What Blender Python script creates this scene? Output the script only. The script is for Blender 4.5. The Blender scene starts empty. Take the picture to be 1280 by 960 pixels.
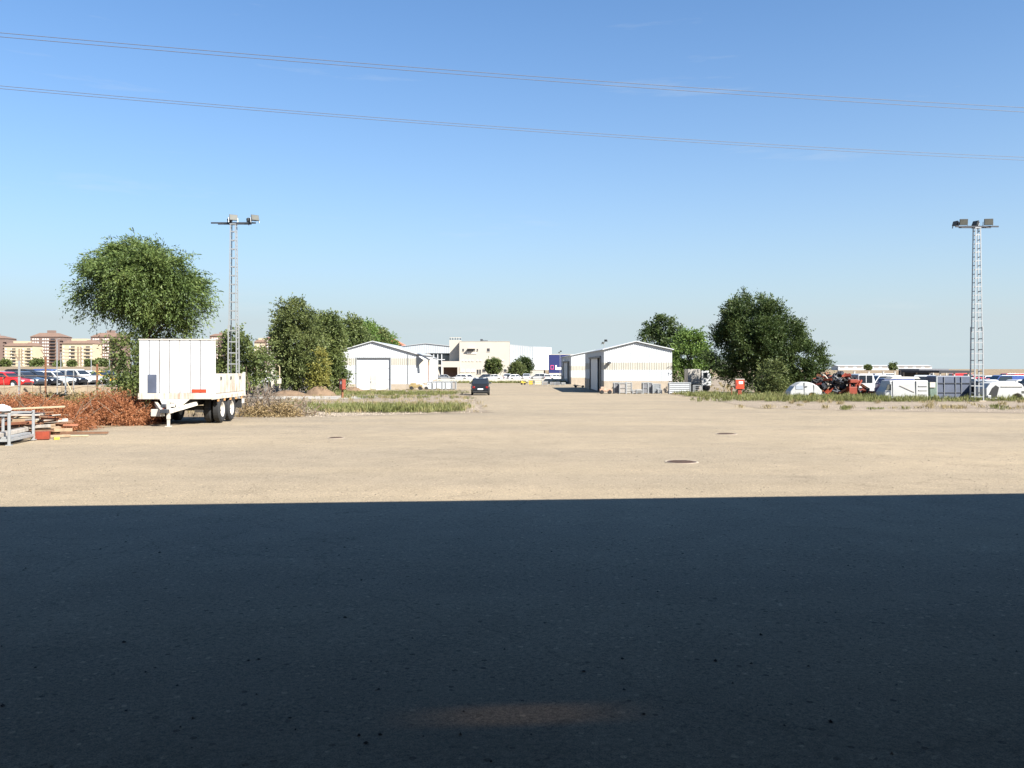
import bpy, bmesh, math, random
import numpy as np
from mathutils import Vector, Matrix
random.seed(7)
R = math.radians
S = bpy.context.scene
C = S.collection
# ------------------------------------------------------------------ camera
F = 1108.5; CX = 640.0; HY = 458.0; CAMZ = 1.8      # pixels of the 1280x960 photograph
cd = bpy.data.cameras.new('camera'); cam = bpy.data.objects.new('camera', cd); C.objects.link(cam)
cam.location = (0, 0, CAMZ); cam.rotation_euler = (R(90), 0, 0)
cd.sensor_width = 36; cd.lens = 36*F/1280; cd.shift_y = -(480-HY)/1280; cd.clip_end = 12000; cd.clip_start = .1
S.camera = cam
# ------------------------------------------------------------------ sky, sun, exposure
SUN_EL, SUN_AZ = 40.0, 133.0                         # azimuth clockwise from +Y: behind the camera, to the right
w = bpy.data.worlds.new('World'); S.world = w; w.use_nodes = True
nt = w.node_tree; bg = nt.nodes['Background']
sk = nt.nodes.new('ShaderNodeTexSky'); sk.sky_type = 'NISHITA'; sk.sun_disc = False
sk.sun_elevation = R(SUN_EL); sk.sun_rotation = R(SUN_AZ); sk.altitude = 0; sk.air_density = 1.0; sk.dust_density = .95; sk.ozone_density = 4.5
sk.dust_density = .2; sk.ozone_density = 3.0
def wmix(blend, fac, a, b):
    q = nt.nodes.new('ShaderNodeMix'); q.data_type = 'RGBA'; q.blend_type = blend
    for sock, val in ((q.inputs[0], fac), (q.inputs[6], a), (q.inputs[7], b)):
        if isinstance(val, (int, float)) or isinstance(val, tuple): sock.default_value = val
        else: nt.links.new(val, sock)
    return q.outputs[2]
def wmath(op, a, b=0.0):
    q = nt.nodes.new('ShaderNodeMath'); q.operation = op
    for sock, val in ((q.inputs[0], a), (q.inputs[1], b)):
        if isinstance(val, (int, float)): sock.default_value = val
        else: nt.links.new(val, sock)
    return q.outputs[0]
wc = nt.nodes.new('ShaderNodeTexCoord'); wx = nt.nodes.new('ShaderNodeSeparateXYZ'); nt.links.new(wc.outputs['Generated'], wx.inputs[0])
skc = wmix('MULTIPLY', 1.0, sk.outputs[0], (.67, 1.0, 1.26, 1))
hz_ = wmath('MINIMUM', wmath('MULTIPLY', wmath('EXPONENT', wmath('MULTIPLY', wmath('MAXIMUM', wx.outputs['Z'], 0.0), -7.0)), 1.36), .97)   # summer haze, thickest low down, the same all round
skc = wmix('MIX', hz_, skc, (4.15, 4.85, 5.15, 1))
cm_ = nt.nodes.new('ShaderNodeMapping'); cm_.inputs['Rotation'].default_value = (0, R(12), 0); cm_.inputs['Scale'].default_value = (2.2, 2.2, 20); nt.links.new(wc.outputs['Generated'], cm_.inputs[0])
cn = nt.nodes.new('ShaderNodeTexNoise'); cn.inputs['Scale'].default_value = 1.6; cn.inputs['Detail'].default_value = 7; cn.inputs['Roughness'].default_value = .6; nt.links.new(cm_.outputs[0], cn.inputs['Vector'])
cr_ = nt.nodes.new('ShaderNodeValToRGB'); cr_.color_ramp.elements[0].position = .61; cr_.color_ramp.elements[1].position = .86; cr_.color_ramp.elements[1].color = (.32, .32, .32, 1); nt.links.new(cn.outputs['Fac'], cr_.inputs[0])
skc = wmix('MIX', cr_.outputs[0], skc, (5.6, 5.8, 5.9, 1))                                   # faint cirrus wisps
nt.links.new(skc, bg.inputs[0]); bg.inputs[1].default_value = 0.0525
sd = Vector((math.cos(R(SUN_EL))*math.sin(R(SUN_AZ)), math.cos(R(SUN_EL))*math.cos(R(SUN_AZ)), math.sin(R(SUN_EL))))
sl = bpy.data.lights.new('sun', 'SUN'); sl.energy = 5.0; sl.angle = R(.5); sl.color = (1, .965, .90)
so = bpy.data.objects.new('sun', sl); C.objects.link(so); so.rotation_euler = sd.to_track_quat('Z', 'Y').to_euler(); so.location = (30, -30, 60)
S.view_settings.view_transform = 'Standard'; S.view_settings.look = 'None'; S.view_settings.gamma = 1
S.view_settings.exposure = 1.5

# ------------------------------------------------------------------ terrain height and pixel helpers
GB = [(-400, 0.0), (0, 0.0), (100, -1.15), (240, -1.6), (800, -1.8), (1200, -1.95), (9000, -26.0)]
def gz(y):
    for (a, za), (b, zb) in zip(GB, GB[1:]):
        if y <= b: return za+(zb-za)*(y-a)/(b-a)
    return GB[-1][1]
def gl(y): return -1.7 if y < 400 else (-1.7+3.2*min(1, (y-400)/120)+.4*max(0, min(1, (y-520)/480)))   # bank under the apartment blocks
def px(x, d): return (x-CX)/F*d                      # pixel column at distance d -> world x
def pz(y, d): return CAMZ-(y-HY)/F*d                 # pixel row at distance d -> world z
def pw(wpx, d): return wpx/F*d
def at(x, d, up=0): return Vector((px(x, d), d, gz(d)+up))

# ------------------------------------------------------------------ materials
MATS = {}
def mat(name, col, rough=.7, metal=0, var=.15, scale=3, bump=0, col2=None, coat=0, spec=.5, fine=0):
    if name in MATS: return MATS[name]
    m = bpy.data.materials.new(name); m.use_nodes = True; n = m.node_tree; L = n.links
    b = n.nodes['Principled BSDF']; b.inputs['Roughness'].default_value = rough; b.inputs['Metallic'].default_value = metal
    b.inputs['Coat Weight'].default_value = coat; b.inputs['Specular IOR Level'].default_value = spec
    tc = n.nodes.new('ShaderNodeTexCoord'); ns = n.nodes.new('ShaderNodeTexNoise')
    ns.inputs['Scale'].default_value = scale; ns.inputs['Detail'].default_value = 6; ns.inputs['Roughness'].default_value = .65
    L.new(tc.outputs['Object'], ns.inputs['Vector'])
    r = n.nodes.new('ShaderNodeValToRGB'); r.color_ramp.elements[0].position = .32; r.color_ramp.elements[1].position = .68
    c2 = col2 if col2 else tuple(c*(1-var) for c in col)
    r.color_ramp.elements[0].color = (*c2, 1); r.color_ramp.elements[1].color = (*col, 1)
    L.new(ns.outputs['Fac'], r.inputs['Fac']); L.new(r.outputs[0], b.inputs['Base Color'])
    if bump:
        bp = n.nodes.new('ShaderNodeBump'); bp.inputs['Strength'].default_value = bump; bp.inputs['Distance'].default_value = .02
        n2 = n.nodes.new('ShaderNodeTexNoise'); n2.inputs['Scale'].default_value = fine or scale*8; n2.inputs['Detail'].default_value = 4
        L.new(tc.outputs['Object'], n2.inputs['Vector']); L.new(n2.outputs['Fac'], bp.inputs['Height']); L.new(bp.outputs[0], b.inputs['Normal'])
    MATS[name] = m; return m
def leafmat(name, cols, trans=.35):
    if name in MATS: return MATS[name]
    m = bpy.data.materials.new(name); m.use_nodes = True; n = m.node_tree; L = n.links
    b = n.nodes['Principled BSDF']; b.inputs['Roughness'].default_value = .55; b.inputs['Specular IOR Level'].default_value = .3
    g = n.nodes.new('ShaderNodeNewGeometry'); r = n.nodes.new('ShaderNodeValToRGB')
    e = r.color_ramp.elements
    while len(e) < len(cols): e.new(.5)
    for i, c in enumerate(cols): e[i].position = i/(len(cols)-1); e[i].color = (*c, 1)
    tc = n.nodes.new('ShaderNodeTexCoord'); ns = n.nodes.new('ShaderNodeTexNoise'); ns.inputs['Scale'].default_value = .55; ns.inputs['Detail'].default_value = 3
    L.new(tc.outputs['Object'], ns.inputs['Vector'])
    mx = n.nodes.new('ShaderNodeMath'); mx.operation = 'MULTIPLY_ADD'; mx.inputs[1].default_value = .55
    L.new(g.outputs['Random Per Island'], mx.inputs[0])
    m2 = n.nodes.new('ShaderNodeMath'); m2.operation = 'MULTIPLY_ADD'; m2.inputs[1].default_value = 1.3; m2.inputs[2].default_value = -.42
    L.new(ns.outputs['Fac'], m2.inputs[0]); L.new(m2.outputs[0], mx.inputs[2]); L.new(mx.outputs[0], r.inputs['Fac'])
    L.new(r.outputs[0], b.inputs['Base Color'])
    t = n.nodes.new('ShaderNodeBsdfTranslucent'); L.new(r.outputs[0], t.inputs[0])
    ms = n.nodes.new('ShaderNodeMixShader'); ms.inputs[0].default_value = trans
    L.new(b.outputs[0], ms.inputs[1]); L.new(t.outputs[0], ms.inputs[2]); L.new(ms.outputs[0], n.nodes['Material Output'].inputs[0])
    MATS[name] = m; return m
def node(n, t, **k):
    o = n.nodes.new(t)
    for a, v in k.items():
        if a in o.inputs: o.inputs[a].default_value = v
        else: setattr(o, a, v)
    return o
def groundmat(name, base, dark, light, streak=.5, speck=.5, crack=True, bump=.35):
    m = bpy.data.materials.new(name); m.use_nodes = True; n = m.node_tree; L = n.links
    b = n.nodes['Principled BSDF']; b.inputs['Roughness'].default_value = .9; b.inputs['Specular IOR Level'].default_value = .25
    tc = node(n, 'ShaderNodeTexCoord')
    def noise(scale, det=5, mp=None, rough=.6):
        s = node(n, 'ShaderNodeTexNoise', Scale=scale, Detail=det, Roughness=rough)
        if mp:
            q = node(n, 'ShaderNodeMapping'); q.inputs['Scale'].default_value = mp; L.new(tc.outputs['Object'], q.inputs[0]); L.new(q.outputs[0], s.inputs['Vector'])
        else: L.new(tc.outputs['Object'], s.inputs['Vector'])
        return s.outputs['Fac']
    def ramp(v, p0, p1, c0, c1):
        r = node(n, 'ShaderNodeValToRGB'); e = r.color_ramp.elements
        e[0].position = p0; e[1].position = p1; e[0].color = (*c0, 1); e[1].color = (*c1, 1); L.new(v, r.inputs[0]); return r.outputs[0]
    def mul(a, bb, f=1.0):
        x = node(n, 'ShaderNodeMix', data_type='RGBA', blend_type='MULTIPLY'); x.inputs[0].default_value = f
        L.new(a, x.inputs[6]); L.new(bb, x.inputs[7]); return x.outputs[2]
    c = ramp(noise(.13, 7), .33, .68, dark, base)
    c = mul(c, ramp(noise(.5, 5, (.1, .55, 1)), .34, .66, (.78, .79, .83), (1.10, 1.08, 1.04)), streak)
    c = mul(c, ramp(noise(1.3, 6), .3, .7, (.86, .86, .86), (1.08, 1.08, 1.08)), .8)
    c = mul(c, ramp(noise(34, 4, None, .8), .30, .70, (.55, .55, .55), (1.42, 1.42, 1.42)), .9)
    c = mul(c, ramp(noise(120, 3, None, .8), .32, .68, (.45, .45, .45), (1.55, 1.55, 1.55)), .9)
    v = node(n, 'ShaderNodeTexVoronoi', Scale=17.0); L.new(tc.outputs['Object'], v.inputs['Vector'])
    rr = node(n, 'ShaderNodeValToRGB'); e = rr.color_ramp.elements; e[0].position = 0; e[0].color = (.45, .42, .40, 1); e[1].position = .13; e[1].color = (1, 1, 1, 1)
    el = e.new(.86); el.color = (1, 1, 1, 1); el = e.new(.97); el.color = (1.6, 1.55, 1.5, 1)
    sp = node(n, 'ShaderNodeSeparateColor'); L.new(v.outputs['Color'], sp.inputs[0]); L.new(sp.outputs[0], rr.inputs[0])
    dm = node(n, 'ShaderNodeMath', operation='LESS_THAN'); dm.inputs[1].default_value = .32; L.new(v.outputs['Distance'], dm.inputs[0])
    dk = node(n, 'ShaderNodeMath', operation='MULTIPLY'); dk.inputs[1].default_value = speck; L.new(dm.outputs[0], dk.inputs[0])
    x = node(n, 'ShaderNodeMix', data_type='RGBA', blend_type='MULTIPLY'); L.new(dk.outputs[0], x.inputs[0]); L.new(c, x.inputs[6]); L.new(rr.outputs[0], x.inputs[7]); c = x.outputs[2]
    if crack:
        ds = node(n, 'ShaderNodeTexNoise', Scale=.7, Detail=5.0); L.new(tc.outputs['Object'], ds.inputs['Vector'])
        ad = node(n, 'ShaderNodeMix', data_type='RGBA', blend_type='LINEAR_LIGHT'); ad.inputs[0].default_value = .9
        L.new(tc.outputs['Object'], ad.inputs[6]); L.new(ds.outputs['Color'], ad.inputs[7])
        vc = node(n, 'ShaderNodeTexVoronoi', Scale=.16, feature='DISTANCE_TO_EDGE'); L.new(ad.outputs[2], vc.inputs['Vector'])
        c = mul(c, ramp(vc.outputs['Distance'], .0008, .0026, (.62, .60, .59), (1, 1, 1)), .5)
        st = noise(.9, 4); c = mul(c, ramp(st, .66, .76, (1, 1, 1), (.72, .71, .72)), .6)
    L.new(c, b.inputs['Base Color'])
    bp = node(n, 'ShaderNodeBump', Strength=bump, Distance=.012); L.new(noise(45, 4, None, .75), bp.inputs['Height']); L.new(bp.outputs[0], b.inputs['Normal'])
    MATS[name] = m; return m
M_yard = groundmat('yard_paving', (.292, .234, .157), (.242, .196, .134), None, .6, 1.0)
M_soil = groundmat('dry_soil', (.27, .20, .12), (.18, .13, .078), None, .4, .6, False, .6)
M_grav = groundmat('gravel', (.28, .225, .165), (.20, .158, .113), None, .3, 1.0, False, 1.0)
M_lot = groundmat('lot_asphalt', (.16, .15, .14), (.11, .105, .10), None, .3, .5, False, .4)
M_white = mat('white_sheet', (.48, .49, .49), .5, var=.07, scale=.6)
M_beige = mat('beige_sheet', (.385, .36, .30), .6, var=.12, scale=1.2)
M_conc = mat('concrete_plinth', (.35, .29, .22), .85, var=.2, scale=2, bump=.3)
M_hall = mat('hall_sheet', (.37, .39, .40), .5, var=.08, scale=.4)
M_roof = mat('grey_roof_sheet', (.45, .46, .46), .45, metal=.3, var=.15)
M_steel = mat('galvanised_steel', (.36, .37, .37), .45, metal=.35, var=.2, scale=5)
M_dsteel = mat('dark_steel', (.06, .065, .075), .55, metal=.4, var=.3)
M_black = mat('black_rubber', (.018, .018, .018), .8, var=.3, scale=8)
M_glass = mat('dark_glass', (.02, .024, .028), .06, var=.1, spec=.8)
M_lampglass = mat('lamp_glass', (.10, .10, .085), .5, var=.3, scale=2, spec=.2)
M_paintw = mat('aged_white_paint', (.47, .44, .39), .55, var=.25, scale=2.2, col2=(.40, .36, .30))
M_rust = mat('rust', (.22, .09, .04), .9, var=.5, scale=9)
M_redp = mat('red_paint', (.25, .042, .018), .5, var=.35, scale=6)
M_red = mat('bright_red', (.50, .055, .02), .45, var=.15)
M_bark = mat('bark', (.10, .075, .05), .9, var=.45, scale=6, bump=.6)
M_cable = mat('cable', (.10, .085, .075), .6, var=.1)
M_wood = [mat('weathered_wood_%s' % n, c, .85, var=.35, scale=5, bump=.3) for n, c in (('tan', (.33, .23, .14)), ('brown', (.17, .085, .045)), ('grey', (.36, .32, .27)), ('red', (.26, .10, .05)))]
M_palew = mat('pale_wood', (.42, .34, .22), .8, var=.2, scale=6)
M_yel = mat('yellow_paint', (.62, .40, .04), .5, var=.2)
M_brick = mat('brick_facade', (.185, .125, .10), .9, var=.15, scale=.5)
M_cream = mat('cream_facade', (.43, .36, .245), .85, var=.08, scale=.2)
M_tile = mat('roof_tile', (.18, .112, .08), .85, var=.25, scale=.6)
M_office = mat('office_render', (.415, .378, .32), .85, var=.06, scale=.4)
M_winw = mat('white_blind', (.74, .68, .60), .6, var=.15)
M_wind = mat('window_dark', (.05, .05, .055), .2, var=.3)
M_blue = mat('lorry_blue', (.014, .02, .10), .5, var=.1)
M_wall = mat('rough_wall', (.38, .30, .20), .9, var=.35, scale=.9, bump=.5)
M_lamp_w = mat('head_lamp', (.75, .77, .8), .1, var=.1)
M_lamp_r = mat('tail_lamp', (.20, .012, .012), .2, var=.1)
M_plate = mat('plate', (.8, .8, .78), .5, var=.05)
M_slate = mat('slate_paint', (.085, .10, .14), .5, var=.25, scale=2)
M_iron = mat('rusty_iron', (.085, .05, .035), .8, var=.5, scale=12, bump=.6)
M_wire = mat('fence_wire', (.22, .16, .11), .7, metal=.2)

def grimy(name, col, grime, amount=.5):
    m = mat(name, col, .5, var=.06, scale=1.3); n = m.node_tree; L = n.links; b = n.nodes['Principled BSDF']; src = b.inputs['Base Color'].links[0].from_socket
    tc = node(n, 'ShaderNodeTexCoord'); mp = node(n, 'ShaderNodeMapping'); mp.inputs['Scale'].default_value = (9, 9, .7); L.new(tc.outputs['Object'], mp.inputs[0])
    s1 = node(n, 'ShaderNodeTexNoise', Scale=1.0, Detail=6.0); L.new(mp.outputs[0], s1.inputs['Vector'])
    s2 = node(n, 'ShaderNodeTexNoise', Scale=1.1, Detail=5.0); L.new(tc.outputs['Object'], s2.inputs['Vector'])
    mu = node(n, 'ShaderNodeMath', operation='MULTIPLY'); L.new(s1.outputs['Fac'], mu.inputs[0]); L.new(s2.outputs['Fac'], mu.inputs[1])
    r = node(n, 'ShaderNodeValToRGB'); r.color_ramp.elements[0].position = .235; r.color_ramp.elements[1].position = .38; r.color_ramp.elements[1].color = (amount,)*3+(1,); L.new(mu.outputs[0], r.inputs[0])
    x = node(n, 'ShaderNodeMix', data_type='RGBA'); x.inputs[7].default_value = (*grime, 1); L.new(r.outputs[0], x.inputs[0]); L.new(src, x.inputs[6]); L.new(x.outputs[2], b.inputs['Base Color'])
    return m
# ------------------------------------------------------------------ builders
def link(o, parent=None):
    C.objects.link(o)
    if parent: o.parent = parent
    return o
def tag(o, label=None, cat=None, group=None, kind=None):
    if label: o['label'] = label
    if cat: o['category'] = cat
    if group: o['group'] = group
    if kind: o['kind'] = kind
    return o
def thing(name, label, cat, loc=(0, 0, 0), rz=0, group=None):
    o = bpy.data.objects.new(name, None); link(o); o.location = loc; o.rotation_euler = (0, 0, rz); o.empty_display_size = .2
    return tag(o, label, cat, group)
class MB:
    def __init__(s): s.v = []; s.f = []
    def add(s, vs, fs):
        k = len(s.v); s.v += [tuple(v) for v in vs]; s.f += [tuple(i+k for i in f) for f in fs]; return s
    def box(s, c, z, rot=None):
        c = Vector(c); h = Vector(z)/2; vs = []
        for i in (-1, 1):
            for j in (-1, 1):
                for k in (-1, 1):
                    p = Vector((i*h.x, j*h.y, k*h.z)); vs.append(c+(rot @ p if rot else p))
        return s.add(vs, [(0, 1, 3, 2), (4, 6, 7, 5), (0, 4, 5, 1), (2, 3, 7, 6), (0, 2, 6, 4), (1, 5, 7, 3)])
    def span(s, a, b):                                # box between two opposite corners
        return s.box([(a[i]+b[i])/2 for i in range(3)], [abs(b[i]-a[i]) for i in range(3)])
    def bar(s, p, q, a, b=None, up=(0, 0, 1)):
        p = Vector(p); q = Vector(q); d = q-p; z = d.normalized(); u = Vector(up)
        if abs(z.dot(u)) > .98: u = Vector((0, 1, 0))
        x = z.cross(u).normalized(); y = z.cross(x)
        return s.box((p+q)/2, (a, b or a, d.length), Matrix((x, y, z)).transposed())
    def tube(s, pts, rad, n=8, cap=True):
        pts = [Vector(p) for p in pts]; rad = rad if isinstance(rad, (list, tuple)) else [rad]*len(pts); k = len(s.v); x = None
        for i, p in enumerate(pts):
            t = (pts[min(i+1, len(pts)-1)]-pts[max(i-1, 0)]).normalized()
            if x is None: x = t.orthogonal().normalized()
            x = (x-t*x.dot(t)).normalized(); y = t.cross(x)
            for j in range(n):
                a = 2*math.pi*j/n; s.v.append(tuple(p+(x*math.cos(a)+y*math.sin(a))*rad[i]))
        for i in range(len(pts)-1):
            for j in range(n):
                s.f.append((k+i*n+j, k+i*n+(j+1) % n, k+(i+1)*n+(j+1) % n, k+(i+1)*n+j))
        if cap: s.f.append(tuple(k+j for j in reversed(range(n)))); s.f.append(tuple(k+(len(pts)-1)*n+j for j in range(n)))
        return s
    def prism(s, o1, o2):                             # two matching 3-d outlines
        n = len(o1); k = len(s.v); s.v += [tuple(p) for p in o1]+[tuple(p) for p in o2]
        s.f += [tuple(k+i for i in reversed(range(n))), tuple(k+n+i for i in range(n))]
        s.f += [(k+i, k+(i+1) % n, k+n+(i+1) % n, k+n+i) for i in range(n)]
        return s
    def lathe(s, prof, axis='y', n=20, c=(0, 0, 0)):  # profile (r, t)
        k = len(s.v); m = len(prof)
        for j in range(n):
            a = 2*math.pi*j/n
            for r, t in prof:
                p = (r*math.cos(a), t, r*math.sin(a)) if axis == 'y' else (r*math.cos(a), r*math.sin(a), t)
                s.v.append((p[0]+c[0], p[1]+c[1], p[2]+c[2]))
        for j in range(n):
            for i in range(m-1):
                a, b = k+j*m, k+((j+1) % n)*m
                s.f.append((a+i, a+i+1, b+i+1, b+i))
        return s
    def mesh(s, name, m, smooth=False):
        me = bpy.data.meshes.new(name); me.from_pydata(s.v, [], s.f)
        bm = bmesh.new(); bm.from_mesh(me); bmesh.ops.recalc_face_normals(bm, faces=bm.faces); bm.to_mesh(me); bm.free()
        if m: me.materials.append(m)
        if smooth: me.polygons.foreach_set('use_smooth', [True]*len(me.polygons))
        return me
    def build(s, name, m, parent=None, loc=(0, 0, 0), rot=(0, 0, 0), smooth=False, bevel=0):
        o = bpy.data.objects.new(name, s.mesh(name, m, smooth)); link(o, parent); o.location = loc; o.rotation_euler = rot
        if bevel:
            b = o.modifiers.new('bevel', 'BEVEL'); b.width = bevel; b.segments = 2; b.limit_method = 'ANGLE'; b.angle_limit = R(30)
        return o
def inst(me, name, parent=None, loc=(0, 0, 0), rot=(0, 0, 0), scale=None, m=None):
    o = bpy.data.objects.new(name, me); link(o, parent); o.location = loc; o.rotation_euler = rot
    if scale: o.scale = scale
    if m: o.material_slots[0].link = 'OBJECT'; o.material_slots[0].material = m
    return o
def copy_tree(o, parent=None):
    c = o.copy(); C.objects.link(c); c.parent = parent
    for ch in list(o.children): copy_tree(ch, c)
    return c
def np_mesh(name, V, nv, m, smooth=False):            # V: (N*nv,3) separate polygons of nv corners
    N = len(V)//nv; me = bpy.data.meshes.new(name)
    me.vertices.add(N*nv); me.vertices.foreach_set('co', V.astype(np.float32).ravel())
    me.loops.add(N*nv); me.loops.foreach_set('vertex_index', np.arange(N*nv, dtype=np.int32))
    me.polygons.add(N); me.polygons.foreach_set('loop_start', np.arange(0, N*nv, nv, dtype=np.int32))
    me.update(calc_edges=True); me.materials.append(m); return me
def nrm(a): return a/np.maximum(np.linalg.norm(a, axis=-1, keepdims=True), 1e-6)
def sprays(rng, c, d, Ls, K, ll, lw, droop, spread):
    N = len(c); t = np.linspace(.12, 1, K)[None, :, None]; dn = np.array([0, 0, -1.0])
    Ls = Ls[:, None, None]; dr = (droop*(.6+.8*rng.random(N)))[:, None, None]
    pos = c[:, None, :]+d[:, None, :]*Ls*t+dn*dr*Ls*t*t+rng.normal(0, spread, (N, K, 3))
    tang = d[:, None, :]+2*dr*t*dn
    ld = nrm(nrm(tang)*.9+rng.normal(0, .42, (N, K, 3))); sd_ = nrm(np.cross(ld, rng.normal(size=(N, K, 3))))
    l = (ll*(.6+.8*rng.random((N, K, 1)))); ww = l*lw/ll
    q = np.stack([pos, pos+ld*l*.5+sd_*ww, pos+ld*l, pos+ld*l*.5-sd_*ww], axis=2)
    return q.reshape(-1, 3)

# ================================================================== SETTING
mb = MB(); ys = [g[0] for g in GB]
for a, b in zip(ys, ys[1:]):
    mb.add([(-6000, a, gz(a)-.03), (6000, a, gz(a)-.03), (6000, b, gz(b)-.03), (-6000, b, gz(b)-.03)], [(0, 1, 2, 3)])
tag(mb.build('ground', M_soil), kind='structure')
def sheet(name, m, rows, off, seedv=1, jit=.25, step=1.0, kind='structure'):
    """strip between xl(y) and xr(y), following the terrain; rows = [(y, xl, xr)]"""
    rg = random.Random(seedv); pts = []; y = rows[0][0]; ye = rows[-1][0]
    bl = sorted({r[0] for r in rows} | {b for b in ys if rows[0][0] < b < ye} | {y+i*step for i in range(int((ye-y)/step)+1)})
    for y in bl:
        for (a, l0, r0), (b, l1, r1) in zip(rows, rows[1:]):
            if a <= y <= b:
                t = (y-a)/max(b-a, 1e-6); pts.append((l0+(l1-l0)*t+rg.gauss(0, jit), r0+(r1-r0)*t+rg.gauss(0, jit), y)); break
    m_ = MB(); v = []; f = []
    for i, (l, r, y) in enumerate(pts):
        z = gz(y)+off; v += [(l, y, z), (r, y, z)]
        if i: f.append((2*i-2, 2*i-1, 2*i+1, 2*i))
    m_.add(v, f); return tag(m_.build(name, m), kind=kind)
sheet('yard_paving', M_yard, [(-45, -90, 90), (44, -90, 90), (100, -30, 34), (172, -22, 14)], 0, 1, 0, 8)
sheet('gravel_verge', M_grav, [(38.2, -34, -12.0), (39.2, -34, -9.2), (42.2, -30, -4.2), (44.2, -30, -1.2), (70, -30, -3.0), (100, -30, -5.2), (113, -30, -6)], .008, 2, .22, .35)
sheet('gravel_verge', M_grav, [(33, 58, 62), (43.2, 25.5, 68), (46.5, 18, 68), (50, 14, 75), (70, 15.3, 80), (89, 16, 90), (93, 19, 92), (300, 24, 240)], .008, 3, .22, .35)
sheet('dirt_verge', M_soil, [(14, -60, -17.5), (22, -60, -15.2), (30, -60, -14.6), (39, -60, -13.5), (76, -60, -22)], .012, 4, .2, .5)
sheet('service_path', mat('grey_path', (.36, .33, .28), .9, var=.2, scale=1), [(70.5, -21, -13), (72, -22, -12.4), (79, -24, -11.5), (80.5, -24, -13)], .016, 5, .15, .5)
sheet('verge_strip', M_soil, [(168, -22, 14), (171, -22, 14)], .012, 6, .2, .5)
# raised parking lot on the left, behind a low retaining wall
LZ = -.12
mb = MB(); mb.add([(-300, 77.2, LZ), (-27, 77.2, LZ), (-33, 330, LZ), (-300, 330, LZ), (-300, 77.2, -3), (-27, 77.2, -3), (-33, 330, -3), (-300, 330, -3)],
                  [(0, 1, 2, 3), (0, 4, 5, 1), (1, 5, 6, 2), (2, 6, 7, 3), (3, 7, 4, 0)])
tag(mb.build('parking_lot', M_lot), kind='structure')
mb = MB(); rg = random.Random(5)
x = -75.0; t = thing('retaining_wall', 'low tan rubble wall along the front of the car lot', 'wall', (0, 0, 0))
while x < -26.5:
    L_ = rg.uniform(2.6, 3.4); x1 = min(x+L_, -26); h = LZ+.22+rg.uniform(-.05, .05)
    MB().span((x, 76.6+rg.uniform(-.03, .03), -1.4), (x1-.03, 77.1, h)).build('wall_block', M_wall, t, bevel=.04); x = x1
mb = MB()
for a, b in ((396, 520), (520, 1000), (1000, 1100)):
    za, zb = gl(a)-.3*(a < 400), (gl(b) if b < 1050 else -6)
    mb.add([(-1100, a, za), (-135, a, za), (-135, b, zb), (-1100, b, zb)], [(0, 1, 2, 3)])
mb.add([(-135, 396, -2), (-135, 520, gl(520)), (-135, 1000, gl(1000)), (-135, 1100, -6), (-90, 1100, -6), (-90, 396, -2)], [(0, 5, 4, 3, 2, 1)])
tag(mb.build('field', M_soil), kind='structure')
# low hill far behind the right sheds
mb = MB(); v = []; f = []; nx, ny = 24, 8
for j in range(ny+1):
    for i in range(nx+1):
        X = -150+700*i/nx; Y = 1500+700*j/ny; e = math.sin(math.pi*i/nx)**.8*math.sin(math.pi*j/ny)
        v.append((X, Y, -6+e*(28+4*math.sin(i*1.7)+3*math.sin(i*.9+j))))
for j in range(ny):
    for i in range(nx): a = j*(nx+1)+i; f.append((a, a+1, a+nx+2, a+nx+1))
mb.add(v, f); tag(mb.build('hill', mat('hill_scrub', (.16, .16, .10), .95, var=.5, scale=.01, col2=(.09, .10, .06)), smooth=True), kind='structure')

# ================================================================== WAREHOUSE BEHIND THE CAMERA (casts the foreground shadow)
RH = 6.0; wh = thing('warehouse', 'big open-fronted warehouse at the camera whose roof shades the near yard', 'warehouse', (0, 0, 0), R(5.3))
k = (RH+.50)/sd.z; yo = (12.94+sd.y*k)*math.cos(R(5.3))-sd.x*k*math.sin(R(5.3))                     # front edge of the roof so that its shadow falls on the photographed line
roofm = mat('warehouse_roof', (.10, .11, .12), .7, var=.2)
# rooflight: added unseen pane that throws a faint sun patch on the floor
pc = Vector((.05, 4.72, 0)); rl = pc+sd*((RH+.17-gz(4.7))/sd.z); rl = Matrix.Rotation(-R(5.3), 3, 'Z') @ rl
RX0, RX1, RY0, RY1 = rl.x-.92, rl.x+.92, rl.y-.30, rl.y+.30
for a, b in (((-70, RY1), (70, yo)), ((-70, -45), (70, RY0)), ((-70, RY0), (RX0, RY1)), ((RX1, RY0), (70, RY1))):
    MB().span((*a, RH), (*b, RH+.35)).build('roof', roofm, wh)
tm = bpy.data.materials.new('added_sun_pane_tint'); tm.use_nodes = True; n = tm.node_tree; tb = n.nodes.new('ShaderNodeBsdfTransparent')
tcx = n.nodes.new('ShaderNodeTexCoord'); mpx = n.nodes.new('ShaderNodeMapping'); mpx.inputs['Scale'].default_value = (1.08, 2.9, 1); n.links.new(tcx.outputs['Object'], mpx.inputs[0])
gr_ = n.nodes.new('ShaderNodeTexGradient'); gr_.gradient_type = 'SPHERICAL'; n.links.new(mpx.outputs[0], gr_.inputs[0])          # edge darkening painted in to soften the sun patch
rx_ = n.nodes.new('ShaderNodeValToRGB'); rx_.color_ramp.elements[0].color = (0, 0, 0, 1); rx_.color_ramp.elements[1].position = .7; rx_.color_ramp.elements[1].color = (.18, .158, .135, 1); n.links.new(gr_.outputs['Fac'], rx_.inputs[0]); n.links.new(rx_.outputs[0], tb.inputs[0])
n.links.new(tb.outputs[0], n.nodes['Material Output'].inputs[0])
MB().span((-.92, -.30, -.015), (.92, .30, .015)).build('added_sun_pane', tm, wh, (rl.x, rl.y, RH+.17))
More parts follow.
